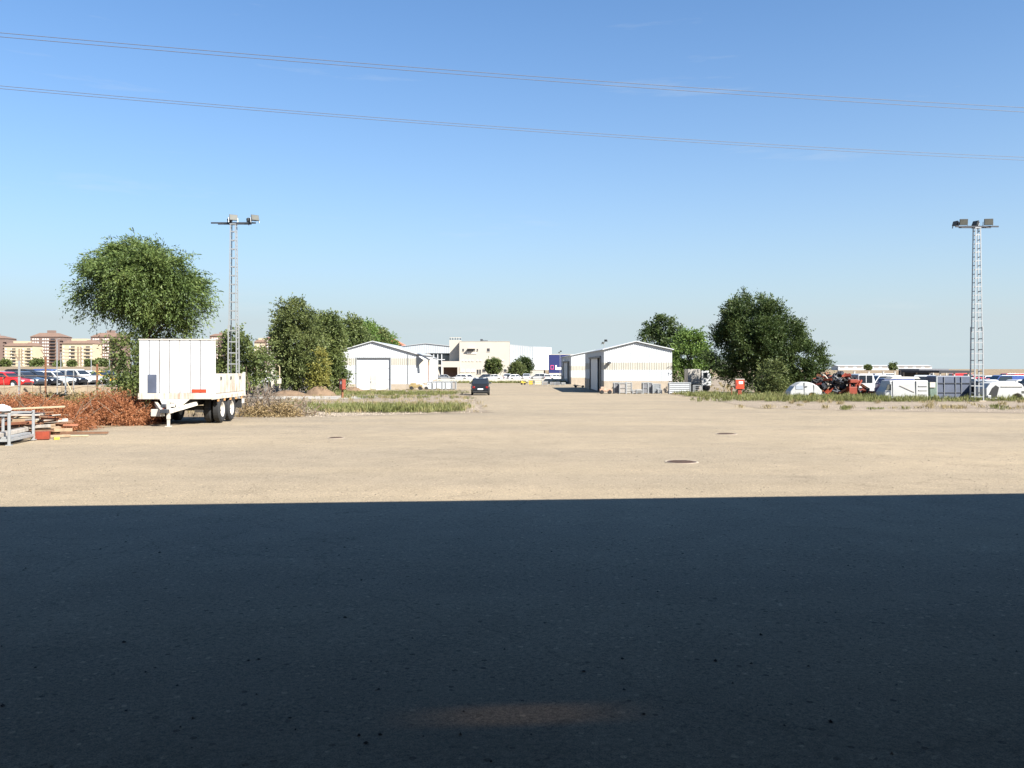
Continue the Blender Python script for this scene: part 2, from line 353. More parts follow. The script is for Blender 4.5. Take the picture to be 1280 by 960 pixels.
wm = mat('warehouse_wall', (.22, .22, .23), .8, var=.2)
for a, b in (((-70, -45, -.2), (70, -44.7, RH)), ((-70, -44.7, -.2), (-69.7, yo-.3, RH)), ((69.7, -44.7, -.2), (70, yo-.3, RH))): MB().span(a, b).build('wall', wm, wh)
for X in (-9.2, 9.0): MB().span((X, -44.6, -.2), (X+.2, yo-.35, RH-.005)).build('added_shade_wall', wm, wh)  # side walls added out of view to darken the near ground
for X in (-42, -28, -14, 14, 28, 42): MB().span((X-.2, yo-1.2, -.2), (X+.2, yo-.7, RH)).build('column', M_dsteel, wh)

# ================================================================== TREES
def tree(name, label, base, ell, nclump, per, K, slen, ll, lw, droop, lm, trunk_h, trunk_r, seedv, upb=.25, cr=.5, group=None, limbs=9, rmin=.35, thin=1.0):
    rng = np.random.default_rng(seedv); rg = random.Random(seedv)
    t = thing(name, label, 'shrub' if name == 'shrub' else 'tree', base, 0, group)
    E = np.array(ell, float); vol = E[:, 3]*E[:, 4]*E[:, 5]; pick = rng.choice(len(E), nclump, p=vol/vol.sum())
    u = nrm(rng.normal(size=(nclump, 3))); rr = rmin+(1-rmin)*rng.random(nclump)**.55
    cc = E[pick, :3]+u*rr[:, None]*E[pick, 3:]*.86
    cc[:, 2] = np.maximum(cc[:, 2], .35)
    n = nclump*per; idx = np.repeat(np.arange(nclump), per)
    o = cc[idx]+rng.normal(0, cr*.5, (n, 3)); d = nrm(u[idx]*.75+rng.normal(0, .55, (n, 3))+np.array([0, 0, upb]))
    L_ = slen*(.5+.8*rng.random(n))
    V = sprays(rng, o, d, L_, K, ll, lw, droop, ll*.25)
    V[:, 2] = np.maximum(V[:, 2], .02)
    inst(np_mesh('crown', V, 4, lm), 'crown', t)
    top = E[np.argmax(vol), :3]; tx, ty = top[0]*.35, top[1]*.35
    pts = [(0, 0, -.15), (tx*.2+rg.uniform(-.1, .1), ty*.2, trunk_h*.35), (tx*.6, ty*.6+rg.uniform(-.1, .1), trunk_h*.7), (tx, ty, trunk_h)]
    MB().tube(pts, [trunk_r*1.25, trunk_r, trunk_r*.85, trunk_r*.7], 9).build('trunk', M_bark, t, smooth=True)
    for i in rg.sample(range(nclump), min(limbs, nclump)):
        e = Vector(cc[i]); s_ = Vector(pts[3])*(.75+.25*rg.random()); m1 = s_.lerp(e, .4)+Vector((rg.uniform(-.3, .3), rg.uniform(-.3, .3), .35)); m2 = s_.lerp(e, .75)+Vector((0, 0, .2))
        MB().tube([s_, m1, m2, e], [trunk_r*.45, trunk_r*.32, trunk_r*.18, trunk_r*.06], 6).build('limb', M_bark, t, smooth=True)
    return t
LM1 = leafmat('leaf_feathery', [(.036, .060, .018), (.085, .125, .032), (.165, .20, .055)], .25)
LM2 = leafmat('leaf_dark', [(.020, .036, .013), (.048, .075, .020), (.105, .135, .038)], .25)
LM3 = leafmat('leaf_mid', [(.045, .065, .022), (.10, .13, .038), (.185, .20, .062)], .27)
LM4 = leafmat('leaf_light', [(.07, .12, .025), (.12, .19, .04), (.19, .25, .07)])
LM5 = leafmat('leaf_greyolive', [(.050, .070, .024), (.105, .13, .04), (.185, .20, .07)], .27)
LM6 = leafmat('leaf_brownish', [(.055, .055, .028), (.085, .085, .04), (.12, .11, .055)])
LM7 = leafmat('leaf_yellow', [(.12, .13, .03), (.21, .20, .045), (.28, .25, .07)])
b = at(188, 58)
tree('elm_tree', 'broad feathery green tree with drooping twigs standing behind the white trailer', b,
     [(-.8, 0, 8.1, 4.0, 3.8, 2.2), (1.0, 0, 7.0, 2.4, 2.6, 2.2), (-3.5, 0, 7.7, 1.6, 2.0, 1.6), (.8, 0, 5.3, 1.9, 2.0, 1.6), (-.6, 0, 9.0, 3.3, 3, 1.5)], 200, 36, 14, 1.25, .20, .030, .50, LM1, 5.2, .26, 11, .30, .45, None, 16, .25)
tree('shrub', 'tangled olive shrub rising beside the left edge of the white trailer', at(163, 56),
     [(0, 0, 2.2, 1.25, 1.2, 1.9), (-.35, 0, 3.6, .9, .9, .9), (.6, 0, 1.2, .9, .9, 1.0)], 42, 20, 10, .95, .17, .045, .45, LM3, 1.4, .09, 12, .15, .4)
tree('young_tree', 'rounded green tree right behind the base of the left floodlight tower', at(303, 76),
     [(0, 0, 3.6, 2.2, 2.0, 2.2), (.9, 0, 2.7, 1.7, 1.6, 1.7), (-1.2, 0, 3.0, 1.3, 1.3, 1.7)], 70, 18, 9, .8, .19, .06, .3, LM3, 1.8, .12, 13)
tree('poplar_tree', 'tall grey-green tree, leftmost of the clump left of the sheds', at(371, 87),
     [(0, 0, 5.0, 2.4, 2.2, 4.2), (-.3, 0, 7.6, 1.7, 1.6, 2.0), (.3, 0, 2.2, 2.0, 2.0, 1.9), (-1.2, 0, 6.3, 1.3, 1.3, 1.6)], 190, 22, 10, 1.0, .20, .055, .3, LM5, 3.0, .17, 14, .35, .5, None, 12)
tree('poplar_tree', 'tall bushy green tree in front of the left end of the left shed', at(405, 97),
     [(0, 0, 5.0, 2.0, 2.0, 4.1), (.5, 0, 6.9, 1.6, 1.6, 2.0), (.6, 0, 2.2, 1.9, 1.9, 2.0)], 160, 22, 10, 1.0, .21, .06, .3, LM3, 3.0, .17, 15, .35, .5, None, 12)
tree('shrub', 'yellow-green shrub at the foot of the tall grey-green tree', at(396, 85), [(0, 0, 1.6, .8, .8, 1.3), (.2, 0, 3.0, .7, .7, 1.2)], 26, 18, 8, .6, .16, .06, .2, LM7, 1.0, .06, 16)
for i, (p, d, ty_) in enumerate(((438, 132, 391), (452, 152, 398), (467, 172, 405), (481, 192, 414))):
    h = pz(ty_, d)-gz(d)
    tree('row_tree', ['dense green tree just behind the left shed, nearest of the receding row', 'second tree of the row receding behind the left shed', 'third tree of the row receding behind the left shed', 'farthest and lowest-looking tree of the row behind the left shed'][i], at(p, d),
         [(0, 0, h*.55, 3.3, 3.0, h*.42), (.6, 0, h*.76, 2.3, 2.2, h*.22)], 110, 18, 8, 1.1, .27, .09, .3, LM3 if i % 2 == 0 else LM4, 3, .17, 20+i, .3, .6, 'row of trees behind the left shed')
tree('oak_tree', 'dark round-topped tree behind the roof of the right shed', at(828, 134), [(0, 0, 7.2, 3.5, 3.3, 3.7), (-1.4, 0, 6.2, 2.3, 2.3, 2.6), (1.6, 0, 5.6, 2.4, 2.4, 3.0)], 130, 17, 9, 1.1, .25, .085, .3, LM2, 3.5, .22, 30)
tree('ash_tree', 'light green tree beside the right wall of the right shed', at(864, 117), [(-.3, 0, 4.7, 2.5, 2.3, 3.2), (1.5, 0, 3.6, 1.6, 1.6, 2.2), (-1.6, 0, 2.4, 1.0, 1.0, 1.6)], 110, 17, 9, 1.0, .23, .08, .3, LM4, 2.5, .16, 31)
tree('elm_tree', 'largest dark green tree in the right yard with branches down to the ground', at(948, 95),
     [(-.3, .4, 6.0, 4.1, 3.9, 4.5), (4.2, .2, 3.4, 3.0, 2.8, 2.8), (-3.6, 0, 4.6, 1.7, 2.0, 3.6), (0, .3, 1.7, 4.6, 3.0, 1.6), (-.4, 0, 8.2, 2.6, 2.6, 2.6), (3.8, .3, 1.4, 3.2, 2.4, 1.3), (2.4, .2, 5.2, 2.9, 2.7, 3.3)], 250, 38, 12, 1.35, .21, .055, .10, LM2, 4.5, .30, 32, .85, .40, None, 16)
tree('shrub', 'grey-olive shrub in front of the largest dark tree', at(964, 86), [(0, 0, 1.8, 1.35, 1.2, 1.7), (.2, 0, .8, 1.2, 1.1, .9)], 46, 20, 9, .6, .16, .05, .2, LM5, .9, .07, 33)
# clipped trees in front of the office
tree('clipped_tree', 'ball-clipped green tree in front of the cream office', at(617, 214), [(0, 0, 3.35, 2.05, 2.05, 2.0)], 120, 14, 6, .45, .25, .10, .1, LM3, 1.6, .12, 34, .1, .35, None, 6, .6)
tree('olive_tree', 'smaller grey olive tree before the white hall beside the office', at(645, 210), [(0, 0, 2.6, 1.9, 1.7, 1.6)], 60, 14, 7, .6, .25, .08, .2, LM5, 1.2, .12, 35)
tree('olive_tree', 'larger dark tree in the open bay of the white hall', at(655, 224), [(0, 0, 3.5, 2.4, 2.0, 2.3)], 70, 14, 7, .7, .28, .10, .2, LM2, 1.6, .14, 36)

# far bushes below the apartment blocks
def far_bush(p, d, wpx, hpx, label, s_):
    wv, hv = pw(wpx, d)/2, pw(hpx, d)
    tree('shrub', label, Vector((px(p, d), d, gl(d) if p < 400 else gz(d))), [(0, 0, hv*.5, wv, wv*.6, hv*.5)], 26, 10, 5, wv*.4, .9, .4, .1, LM3, hv*.4, .15, s_, .2, wv*.2, 'bushes below the apartment blocks', 2)
for i, (p, wpx, hpx, lb) in enumerate(((7, 12, 8, 'leftmost far green bush before the cream flats'), (47, 16, 9, 'far green bush below the middle brick tower'), (72, 8, 6, 'small far bush right of the middle brick tower'), (90, 9, 7, 'round far bush before the right cream block'), (110, 9, 8, 'far bush where the cream block meets the brick tower'), (126, 18, 9, 'wide far bush below the right brick tower'))):
    far_bush(p, 560, wpx, hpx, lb, 60+i)
far_bush(1085, 800, 8, 7, 'small far bush before the left end of the long white building', 70); far_bush(1116, 800, 11, 9, 'far dark bush before the middle of the long white building', 71)

# ================================================================== SHEDS
def ribbed(mb_, p, q, zb, zt, nrmv, pitch=.25, dep=.03):
    """vertical trapezoid-ribbed sheet from p to q (x,y), zb/zt functions of t"""
    p = Vector(p); q = Vector(q); L_ = (q-p).length; n_ = max(2, int(L_/pitch)); nn = Vector(nrmv); v = []
    ts = []
    for i in range(n_):
        for a, o in ((0, 0), (.55, 0), (.68, 1), (.87, 1)): ts.append(((i+a)/n_, o))
    ts.append((1, 0))
    for t_, o in ts:
        c = p.lerp(q, t_)+nn*dep*o; v += [(c.x, c.y, zb(t_)), (c.x, c.y, zt(t_))]
    mb_.add(v, [(2*i, 2*i+2, 2*i+3, 2*i+1) for i in range(len(ts)-1)]); return mb_
def shed(label, x0, x1, y0, y1, hp, h1, h2, heave, hpeak, xpk, openings=(), side=None, canopy=None):
    """hp plinth top, h1..h2 beige band, all above local ground at y0"""
    g = gz(y0); t = thing('shed', label, 'shed', (0, 0, 0), 0, 'white metal sheds along the service road')
    W_ = x1-x0; tp = (xpk-x0)/W_
    def zt(xx): s_ = (xx-x0)/W_; return g+heave+(hpeak-heave)*(s_/tp if s_ < tp else (1-s_)/(1-tp))
    cuts = sorted({x0, x1, xpk} | {c for o in openings for c in o[:2]})
    for a, b_ in zip(cuts, cuts[1:]):
        op = [o for o in openings if o[0] <= a+1e-3 and o[1] >= b_-1e-3]
        zo = g+op[0][2] if op else None
        if not op: MB().span((a, y0-.06, g-.3), (b_, y0+.2, g+hp)).build('plinth', M_conc, t)
        def seg(nm, m_, lo, hi, dp=.03):
            if zo is not None: lo = max(lo, zo)
            if callable(hi): ribbed(MB(), (a, y0), (b_, y0), lambda s_: lo, lambda s_: hi(a+(b_-a)*s_), (0, -1)).build(nm, m_, t)
            elif hi > lo+.01: ribbed(MB(), (a, y0-.005 if nm == 'beige_band' else y0), (b_, y0), lambda s_: lo, lambda s_: hi, (0, -1)).build(nm, m_, t)
        seg('lower_sheet', M_white, g+hp, g+h1); seg('beige_band', M_beige, g+h1, g+h2); seg('gable_sheet', M_white, g+h2, zt)
    # side walls
    for xs, nv, key in ((x0, -1, 'l'), (x1, 1, 'r')):
        bays = side.get(key, []) if side else []
        cs = sorted({y0, y1} | {c for o in bays for c in o[:2]})
        for a, b_ in zip(cs, cs[1:]):
            op = [o for o in bays if o[0] <= a+1e-3 and o[1] >= b_-1e-3]
            lo = g+op[0][2] if op else g+hp
            if not op: MB().span((xs-.06*(nv < 0)-.0, a, g-.6), (xs+.06*(nv > 0)+.0, b_, g+hp)).build('plinth', M_conc, t)
            if op: ribbed(MB(), (xs, a), (xs, b_), lambda s_: lo, lambda s_: g+heave, (nv, 0)).build('side_sheet', M_white, t); continue
            for nm, m_, z0, z1 in (('side_sheet', M_white, lo, g+h1), ('beige_band', M_beige, g+h1, g+h2), ('side_sheet', M_white, g+h2, g+heave)):
                ribbed(MB(), (xs, a), (xs, b_), lambda s_: z0, lambda s_: z1, (nv, 0)).build(nm, m_, t)
    ribbed(MB(), (x0, y1), (x1, y1), lambda s_: g-.5, lambda s_: zt(x0+W_*s_), (0, 1), 1).build('back_sheet', M_white, t)
    for a, b_ in ((x0-.18, xpk), (xpk, x1+.18)):
        za, zb = zt(max(a, x0))-(.05 if a < x0 else 0), zt(min(b_, x1))-(.05 if b_ > x1 else 0)
        o1 = [(a, y0-.2, za+.03), (b_, y0-.2, zb+.03), (b_, y0-.2, zb+.12), (a, y0-.2, za+.12)]
        MB().prism(o1, [(p[0], y1+.2, p[2]) for p in o1]).build('roof', M_roof, t)
        MB().prism([(a, y0-.26, za+.04), (b_, y0-.26, zb+.04), (b_, y0-.26, zb+.14), (a, y0-.26, za+.14)], [(a, y0-.203, za+.04), (b_, y0-.203, zb+.04), (b_, y0-.203, zb+.14), (a, y0-.203, za+.14)]).build('verge_trim', M_white, t)
    return t, g
# right front shed (d=98): gable faces the camera, left wall has a big sliding door in shade
d = 98.0; x0, x1 = px(755, d), px(840, d)
t, g = shed('nearest white shed on the right, blank gable with beige band', x0, x1, d, 123, 1.32, 2.55, 3.35, 4.75, 5.62, px(795, d), side={'l': [(101.5, 116, 3.9)]})
MB().span((x0+.12, 107, g), (x0+.2, 116, g+3.9)).build('sliding_door', M_white, t)
MB().span((x0-.1, 100.9, g-.02), (x0+.1, 101.5, g+4.05)).build('door_post', M_dsteel, t)
MB().span((x0-.14, 101.4, g+3.9), (x0+.1, 116.2, g+4.12)).build('door_rail', M_dsteel, t)
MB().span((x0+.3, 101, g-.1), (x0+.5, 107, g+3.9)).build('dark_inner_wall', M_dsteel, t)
MB().box((px(761, d), d-.3, pz(453.5, d)), (.35, .4, .22)).build('wall_lamp', M_dsteel, t)
MB().box((px(740, 116), 110, pz(446, 112)), (.3, .7, .25)).build('side_lamp', M_lamp_w, t)
# right rear shed
d2 = 155.0; y2 = gz(d2)
t, g = shed('farther white shed on the right, partly hidden by the nearest one', px(714, d2), px(714, d2)+8.5, d2, 186, 1.2, 2.4, 3.2, 5.0, 5.9, px(714, d2)+4.2, side={'l': [(160, 180, 3.9)]})
xx = px(714, d2)
MB().span((xx+.12, 168, g), (xx+.2, 180, g+3.9)).build('sliding_door', M_white, t)
MB().span((xx-.1, 159.2, g), (xx+.1, 160, g+4.05)).build('door_post', M_dsteel, t)
MB().span((xx-.14, 160, g+3.9), (xx+.1, 180, g+4.12)).build('door_rail', M_dsteel, t)
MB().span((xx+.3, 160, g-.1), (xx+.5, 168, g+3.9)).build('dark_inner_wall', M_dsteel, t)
MB().box((xx-.2, 172, g+4.3), (.3, .8, .25)).build('side_lamp', M_lamp_w, t)
# left shed
d = 114.0; x0, x1 = px(412, d), px(520, d); dx0, dx1 = px(445.5, d), px(488.5, d)
t, g = shed('white shed on the left with a tall white roller door in its gable', x0, x1, d, 138, .72, 3.15, 4.05, 4.55, 6.15, px(466, d), openings=((dx0, dx1, 4.05),))
MB().span((dx0+.05, d+.12, g), (dx1-.05, d+.2, g+4.0)).build('roller_door', M_white, t)
for z in (1.35, 2.7): MB().span((dx0+.06, d+.1, g+z), (dx1-.06, d+.119, g+z+.03)).build('door_seam', M_steel, t)
for a in (dx0-.06, dx1-.06): MB().span((a, d-.08, g), (a+.12, d+.1, g+4.05)).build('door_frame', M_steel, t)
MB().span((dx0-.06, d-.08, g+4.052), (dx1+.06, d+.1, g+4.17)).build('door_frame', M_steel, t)
pd = thing  # (kept short)
o = MB().span((px(463, d), d+.09, g+.05), (px(470, d), d+.118, g+1.85)).build('small_door', M_paintw, t)
MB().box((px(463.6, d), d+.06, g+1.0), (.05, .05, .12)).build('handle', M_dsteel, o)
MB().bar((px(510, d), d-.06, g+.72), (px(510, d), d-.06, g+4.9), .07).build('downpipe', M_steel, t)
# roof carried on over the side as a lean-to
zc0, zc1 = g+4.55, pz(450, 116)
xr0, xr1 = x1+.18, px(537, 116)
o1 = [(xr0, d-.1, zc0+.02), (xr1, d-.1, zc1), (xr1, d-.1, zc1+.1), (xr0, d-.1, zc0+.12)]
MB().prism(o1, [(p[0], d+3.2, p[2]) for p in o1]).build('lean_to_roof', M_dsteel, t)
MB().add([(x1+.03, d-.04, zc0-.05), (x1+1.0, d-.04, zc0-.75), (x1+.03, d-.04, zc0-1.7)], [(0, 1, 2)]).build('bracket', M_dsteel, t)
for yy in (d+2.9,): MB().bar((xr1-.2, yy, gz(yy)), (xr1-.2, yy, zc1+.02), .12).build('post', M_rust, t)
t, g = shed('narrow end of the second left shed seen under the lean-to roof', px(470, 150), px(533, 150), 150, 172, .7, 3.0, 3.9, 4.6, 5.8, px(500, 150))

# ================================================================== OFFICE AND HALLS AT THE BACK
D = 246.0; g = gz(D)
of = thing('office_building', 'cream three-storey flat-roofed office at the end of the road', 'building')
def blk(nm, m_, a, b_, ytop, d0, d1, ybot=None, par=of):
    return MB().span((px(a, D), d0, gz(D)-.3 if ybot is None else pz(ybot, D)), (px(b_, D), d1, pz(ytop, D))).build(nm, m_, par)
wl = blk('main_block', M_office, 574.2, 637, 427, D, D+16)
blk('stair_tower', M_office, 560.8, 574, 424.5, D+3.0, D+14)
blk('wing', M_office, 553, 574, 451.5, D-1.5, D+2.98, 459)
for a in (553, 572.2): MB().span((px(a, D), D-1.5, g-.2), (px(a, D)+.4, D-1.1, pz(459, D))).build('porch_pillar', M_office, of)
blk('porch_back', mat('porch_brown', (.12, .07, .05), .8), 553, 574, 459.2, D+2.2, D+2.9)
MB().span((px(574.2, D)-.05, D-.08, pz(427, D)), (px(637, D)+.05, D+16.05, pz(427, D)+.12)).build('parapet_cap', M_office, of)
for i in range(5): MB().bar((px(561.5+i*3.2, D), D+4, pz(424.6, D)), (px(561.5+i*3.2, D), D+4, pz(421.8, D)), .22).build('baluster', M_dsteel, of)
MB().bar((px(560.8, D), D+4, pz(421.7, D)), (px(575.5, D), D+4, pz(421.7, D)), .2).build('handrail', M_office, of)
def win(a, b_, y0, y1, m_=M_wind, dd=.06, par=of, dep=D):
    o = MB().span((px(a, D), dep-dd, pz(y1, D)), (px(b_, D), dep+.05, pz(y0, D))).build('window', m_, par)
    MB().span((px(a, D)-.08, dep-dd-.06, pz(y1, D)-.12), (px(b_, D)+.08, dep-.004, pz(y1, D)-.01)).build('sill', M_office, o)
win(578, 580, 436, 439); win(608.8, 612.2, 435.5, 439.3)
for a in (584, 586.6, 589.2, 591.8): win(a, a+1.9, 436, 438.6)
win(596, 597.6, 436.2, 438.6)
for a in (584, 586.4, 588.8, 591.2, 593.6): win(a, a+1.6, 440.3, 442, M_winw)
for a in (578, 582, 586, 590, 596, 600, 615, 621, 628): win(a, a+1.8, 449.8, 451.4, M_winw)
for a in (576, 582.8, 589.3): win(a, a+4.6, 461.5, 465, M_winw)
win(596, 598.2, 462, 467.5); win(599.2, 601.2, 462, 467.5); win(603, 606.8, 461.5, 465); win(630, 633, 461.5, 465)
MB().span((px(585, D), D-1.2, pz(436, D)), (px(594.2, D), D-.02, pz(435.2, D))).build('canopy_slab', M_office, of)
MB().box((px(601.5, D), D+3, pz(425.5, D)), (.7, .7, .9)).build('roof_unit', M_dsteel, of)
for i in range(4): MB().box((px(604+i*1.5, D), D+3, pz(426, D)), (.22, .3, .5)).build('roof_pipe', M_dsteel, of)
# white hall right of the office, rounded corner
hl = thing('industrial_hall', 'white metal hall with a rounded corner beside the cream office', 'hall')
zr = 34
def hp(x, dd=0): return px(x, D)+0, D+1.5+dd
bx0, bx1 = 640.5, 661
for a, b_, lo in ((637.3, bx0, -1), (bx0, bx1, 0), (bx1, 667, -1)):
    za = pz(453 if lo == 0 else 462.5, D); zt_ = lambda x: pz(431.0+(x-637)*.1, D)
    ribbed(MB(), hp(a), hp(b_), lambda s_: za, lambda s_: zt_(a+(b_-a)*s_), (0, -1), .5, .05).build('wall_sheet', M_hall, hl)
arc = []
for i in range(13):
    a = math.pi/2*i/12; r_ = 2.6; arc.append((px(678.5, D)-0+r_*math.sin(a)-r_*.0, D+1.5+r_*(1-math.cos(a))))
xs = [hp(667)]+[(px(667, D)+(px(678.5, D)-px(667, D))*.5, D+1.5)]+arc+[(arc[-1][0], D+26)]
m_ = MB(); v = []
for p_ in xs: v += [(p_[0], p_[1], pz(462.5, D)), (p_[0], p_[1], pz(434, D))]
m_.add(v, [(2*i, 2*i+2, 2*i+3, 2*i+1) for i in range(len(xs)-1)]).build('rounded_wall', M_white, hl, smooth=False)
MB().span((px(bx1, D), D+1.6, g-.3), (px(680, D), D+14, pz(462.6, D))).build('base_wall', M_office, hl)
MB().span((px(637.3, D), D+1.6, g-.3), (px(bx0, D), D+14, pz(462.6, D))).build('base_wall', M_office, hl)
MB().span((px(bx0, D), D+.3, pz(453.6, D)), (px(bx1, D), D+1.45, pz(452, D))).build('door_canopy', M_white, hl)
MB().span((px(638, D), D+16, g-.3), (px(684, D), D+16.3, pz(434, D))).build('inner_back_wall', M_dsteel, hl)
rf = [(px(637.3, D), D+1.55, pz(431, D)), (px(667, D), D+1.55, pz(433.9, D)), (px(683, D), D+4.3, pz(434, D)), (px(683, D), D+26, pz(434, D)), (px(637.3, D), D+26, pz(430.5, D))]
MB().prism(rf, [(p[0], p[1], p[2]+.15) for p in rf]).build('roof', M_roof, hl)
# hall left of the office
D3 = 300.0; g3 = gz(D3); h3 = thing('industrial_hall', 'wide white gabled hall behind the left sheds', 'hall')
xa, xb, xp = px(478, D3), px(566, D3), px(532, D3)
m_ = MB(); ribbed(m_, (xa, D3), (xp, D3), lambda s_: pz(441.5, D3), lambda s_: pz(436.0-6.4*s_, D3), (0, -1), .6, .05); ribbed(m_, (xp, D3), (xb, D3), lambda s_: pz(441.5, D3), lambda s_: pz(429.6+3.6*s_, D3), (0, -1), .6, .05)
m_.build('gable_sheet', M_hall, h3)
for a, b_, ya, yb in ((xa, xp, 436, 429.6), (xp, xb, 429.6, 433.2)):
    o1 = [(a, D3-.3, pz(ya, D3)+.02), (b_, D3-.3, pz(yb, D3)+.02), (b_, D3-.3, pz(yb, D3)+.22), (a, D3-.3, pz(ya, D3)+.22)]
    MB().prism(o1, [(p[0], D3+30, p[2]) for p in o1]).build('roof', M_roof, h3)
MB().span((xa, D3+.1, g3-.3), (px(536.8, D3), D3+25, pz(441.4, D3))).build('lower_wall', M_office, h3)
MB().span((px(536.8, D3), D3+.6, g3-.3), (xb, D3+25, pz(441.4, D3))).build('glazed_wall', M_glass, h3)
for a in (537, 541.5, 546.5, 551.5): MB().span((px(a, D3), D3+.3, g3), (px(a, D3)+.3, D3+.58, pz(441.6, D3))).build('mullion', M_white, h3)
MB().span((px(537, D3), D3+.25, pz(450, D3)), (px(556, D3), D3+.5, pz(449, D3))).build('transom', M_white, h3)
sh = thing('entrance_canopy', 'flat cream canopy on a post left of the office porch', 'canopy', at(541, 232))
zc = pz(457, 232)-gz(232)
MB().box((0, 0, zc), (pw(19, 232), 3, .5)).build('slab', M_office, sh); MB().box((pw(4, 232), 0, zc/2-.1), (.5, .5, zc-.32)).build('post', M_office, sh)
MB().bar((pw(5, 232), 0, zc-.3), (pw(9, 232), 0, .6), .3).build('strut', M_office, sh)
# low white wall in front of the office cars
lw_ = thing('low_wall', 'long low whitewashed wall across the end of the road', 'wall')
for i in range(12):
    a = px(533, 171)+i*2.4; MB().span((a, 171, gz(171)-.1), (a+2.37, 171.25, gz(171)+.78)).build('wall_panel', M_paintw, lw_)
# red-roofed building far left behind the tree row
rb = thing('far_house', 'red-tiled pitched roof peeping out right of the tree row', 'house', (0, 0, 0)); dd = 520
o1 = [(px(470, dd), dd, pz(412, dd)), (px(506, dd), dd, pz(432, dd)), (px(440, dd), dd, pz(432, dd))]
MB().prism(o1, [(p[0], dd+14, p[2]) for p in o1]).build('roof', mat('red_tiles', (.50, .16, .09), .85, var=.2, scale=.6), rb)
MB().span((px(442, dd), dd+.4, gz(dd)-1), (px(504, dd), dd+13.6, pz(432, dd)+.0)).build('wall', M_brick, rb)
for a, yy in ((491, 427), (495.5, 428.5), (500, 430.5), (486, 424)): MB().span((px(a, dd), dd-.25, pz(yy+1.2, dd)), (px(a+2.2, dd), dd+.1, pz(yy, dd))).build('window', M_wind, rb)

# ================================================================== APARTMENT BLOCKS
winmesh = {}
def wunit(m_, w_, h_):
    k_ = (m_.name, round(w_, 2), round(h_, 2))
    if k_ not in winmesh: winmesh[k_] = MB().box((0, 0, 0), (w_, .35, h_)).mesh('window', m_)
    return winmesh[k_]
def tower_block(label, a, b_, ytop, yeave, dd, nf, bays=((.05, .28, 3), (.37, .60, 3)), balc=.70):
    X0, X1 = px(a, dd), px(b_, dd); W_ = X1-X0; g_ = gl(dd); ze = pz(yeave, dd); fh = (ze-g_)/(nf+.4)
    t = thing('apartment_tower', label, 'building', (X0, dd, g_), 0, 'brick apartment towers'); H_ = ze-g_
    MB().span((0, 0, -1.5), (W_, 18, H_)).build('wall', M_brick, t)
    MB().prism([(-.6, -.6, H_), (W_+.6, -.6, H_), (W_+.6, 18.6, H_), (-.6, 18.6, H_)], [(W_*.22, 4, H_+(pz(ytop, dd)-ze)*.6), (W_*.70, 5, H_+(pz(ytop, dd)-ze)*.6), (W_*.70, 13, H_+(pz(ytop, dd)-ze)*.6), (W_*.30, 13, H_+(pz(ytop, dd)-ze)*.6)]).build('roof', M_tile, t)
    MB().span((W_*.4, 7, H_+.5), (W_*.62, 11, pz(ytop, dd)-g_)).build('lift_house', M_brick, t)
    for f in range(nf):
        z = (f+.62)*fh
        for s0, s1, n_ in bays:
            for i in range(n_):
                inst(wunit(M_winw, W_*(s1-s0)/n_*.62, fh*.46), 'window', t, (W_*(s0+(s1-s0)*(i+.5)/n_), 0, z))
        inst(wunit(M_wind, W_*.14, fh*.5), 'balcony', t, (W_*(balc+.02), -.02, z))
        MB().span((W_*(balc-.06), -1.3, z-fh*.45), (W_*(balc+.12), 0, z-fh*.27)).build('balcony_rail', M_tile, t)
        MB().span((W_*.97, -.9, z-fh*.45), (W_*1.05, 1.5, z-fh*.2)).build('corner_balcony', M_brick, t)
    return t
tower_block('brick apartment tower standing between the two cream blocks', 38, 77, 412.5, 421, 760, 9)
tower_block('brick apartment tower partly hidden by the big feathery tree', 113.5, 152, 412.5, 421, 760, 9)
tower_block('brick apartment tower cut by the left edge of the picture', -33, 6, 416.5, 423, 760, 9)
tower_block('brick apartment tower seen just right of the trailer box top', 262, 284, 415, 420, 820, 9, ((.1, .5, 3),), .8)
tower_block('brick apartment tower seen between the round tree and the tall trees', 331, 352, 418, 423, 800, 9, ((.1, .6, 4),), .85)
def cream_block(label, a, b_, ytop, dd, nf, dark):
    X0, X1 = px(a, dd), px(b_, dd); W_ = X1-X0; g_ = gl(dd); H_ = pz(ytop, dd)-g_; fh = H_/(nf+.5)
    t = thing('apartment_block', label, 'building', (X0, dd, g_), 0, 'cream apartment blocks')
    MB().span((0, 0, -1.5), (W_, 16, H_)).build('wall', M_cream, t)
    MB().prism([(-.5, -.8, H_), (W_+.5, -.8, H_), (W_+.5, 16.5, H_), (-.5, 16.5, H_)], [(W_*.12, 3.5, H_+3), (W_*.88, 3.5, H_+3), (W_*.88, 12, H_+3), (W_*.12, 12, H_+3)]).build('roof', M_tile, t)
    MB().span((W_*.25, 2.6, H_+.4), (W_*.75, 9, H_+4.2)).build('attic', M_cream, t)
    for f in range(nf):
        z = (f+.55)*fh
        for q in dark: inst(wunit(M_wind, W_*.13, fh*.36), 'balcony', t, (W_*q, -.02, z)); MB().span((W_*(q-.085), -1.1, z-fh*.48), (W_*(q+.085), 0, z-fh*.2)).build('balcony_rail', M_cream, t)
        MB().span((-.3, -.25, z-fh*.56), (W_+.3, 0, z-fh*.5)).build('floor_band', M_office, t)
        for q in (.05, .26, .66, .95): inst(wunit(M_winw, W_*.04, fh*.4), 'window', t, (W_*q, -.01, z))
    for q in (.50, .60): MB().span((W_*q, -.12, .5), (W_*(q+.045), 0, H_*.86)).build('stair_window', mat('brown_panel', (.22, .15, .09), .7), t)
cream_block('cream apartment block left of the middle brick tower', 5.5, 41, 432.5, 735, 6, (.33, .86))
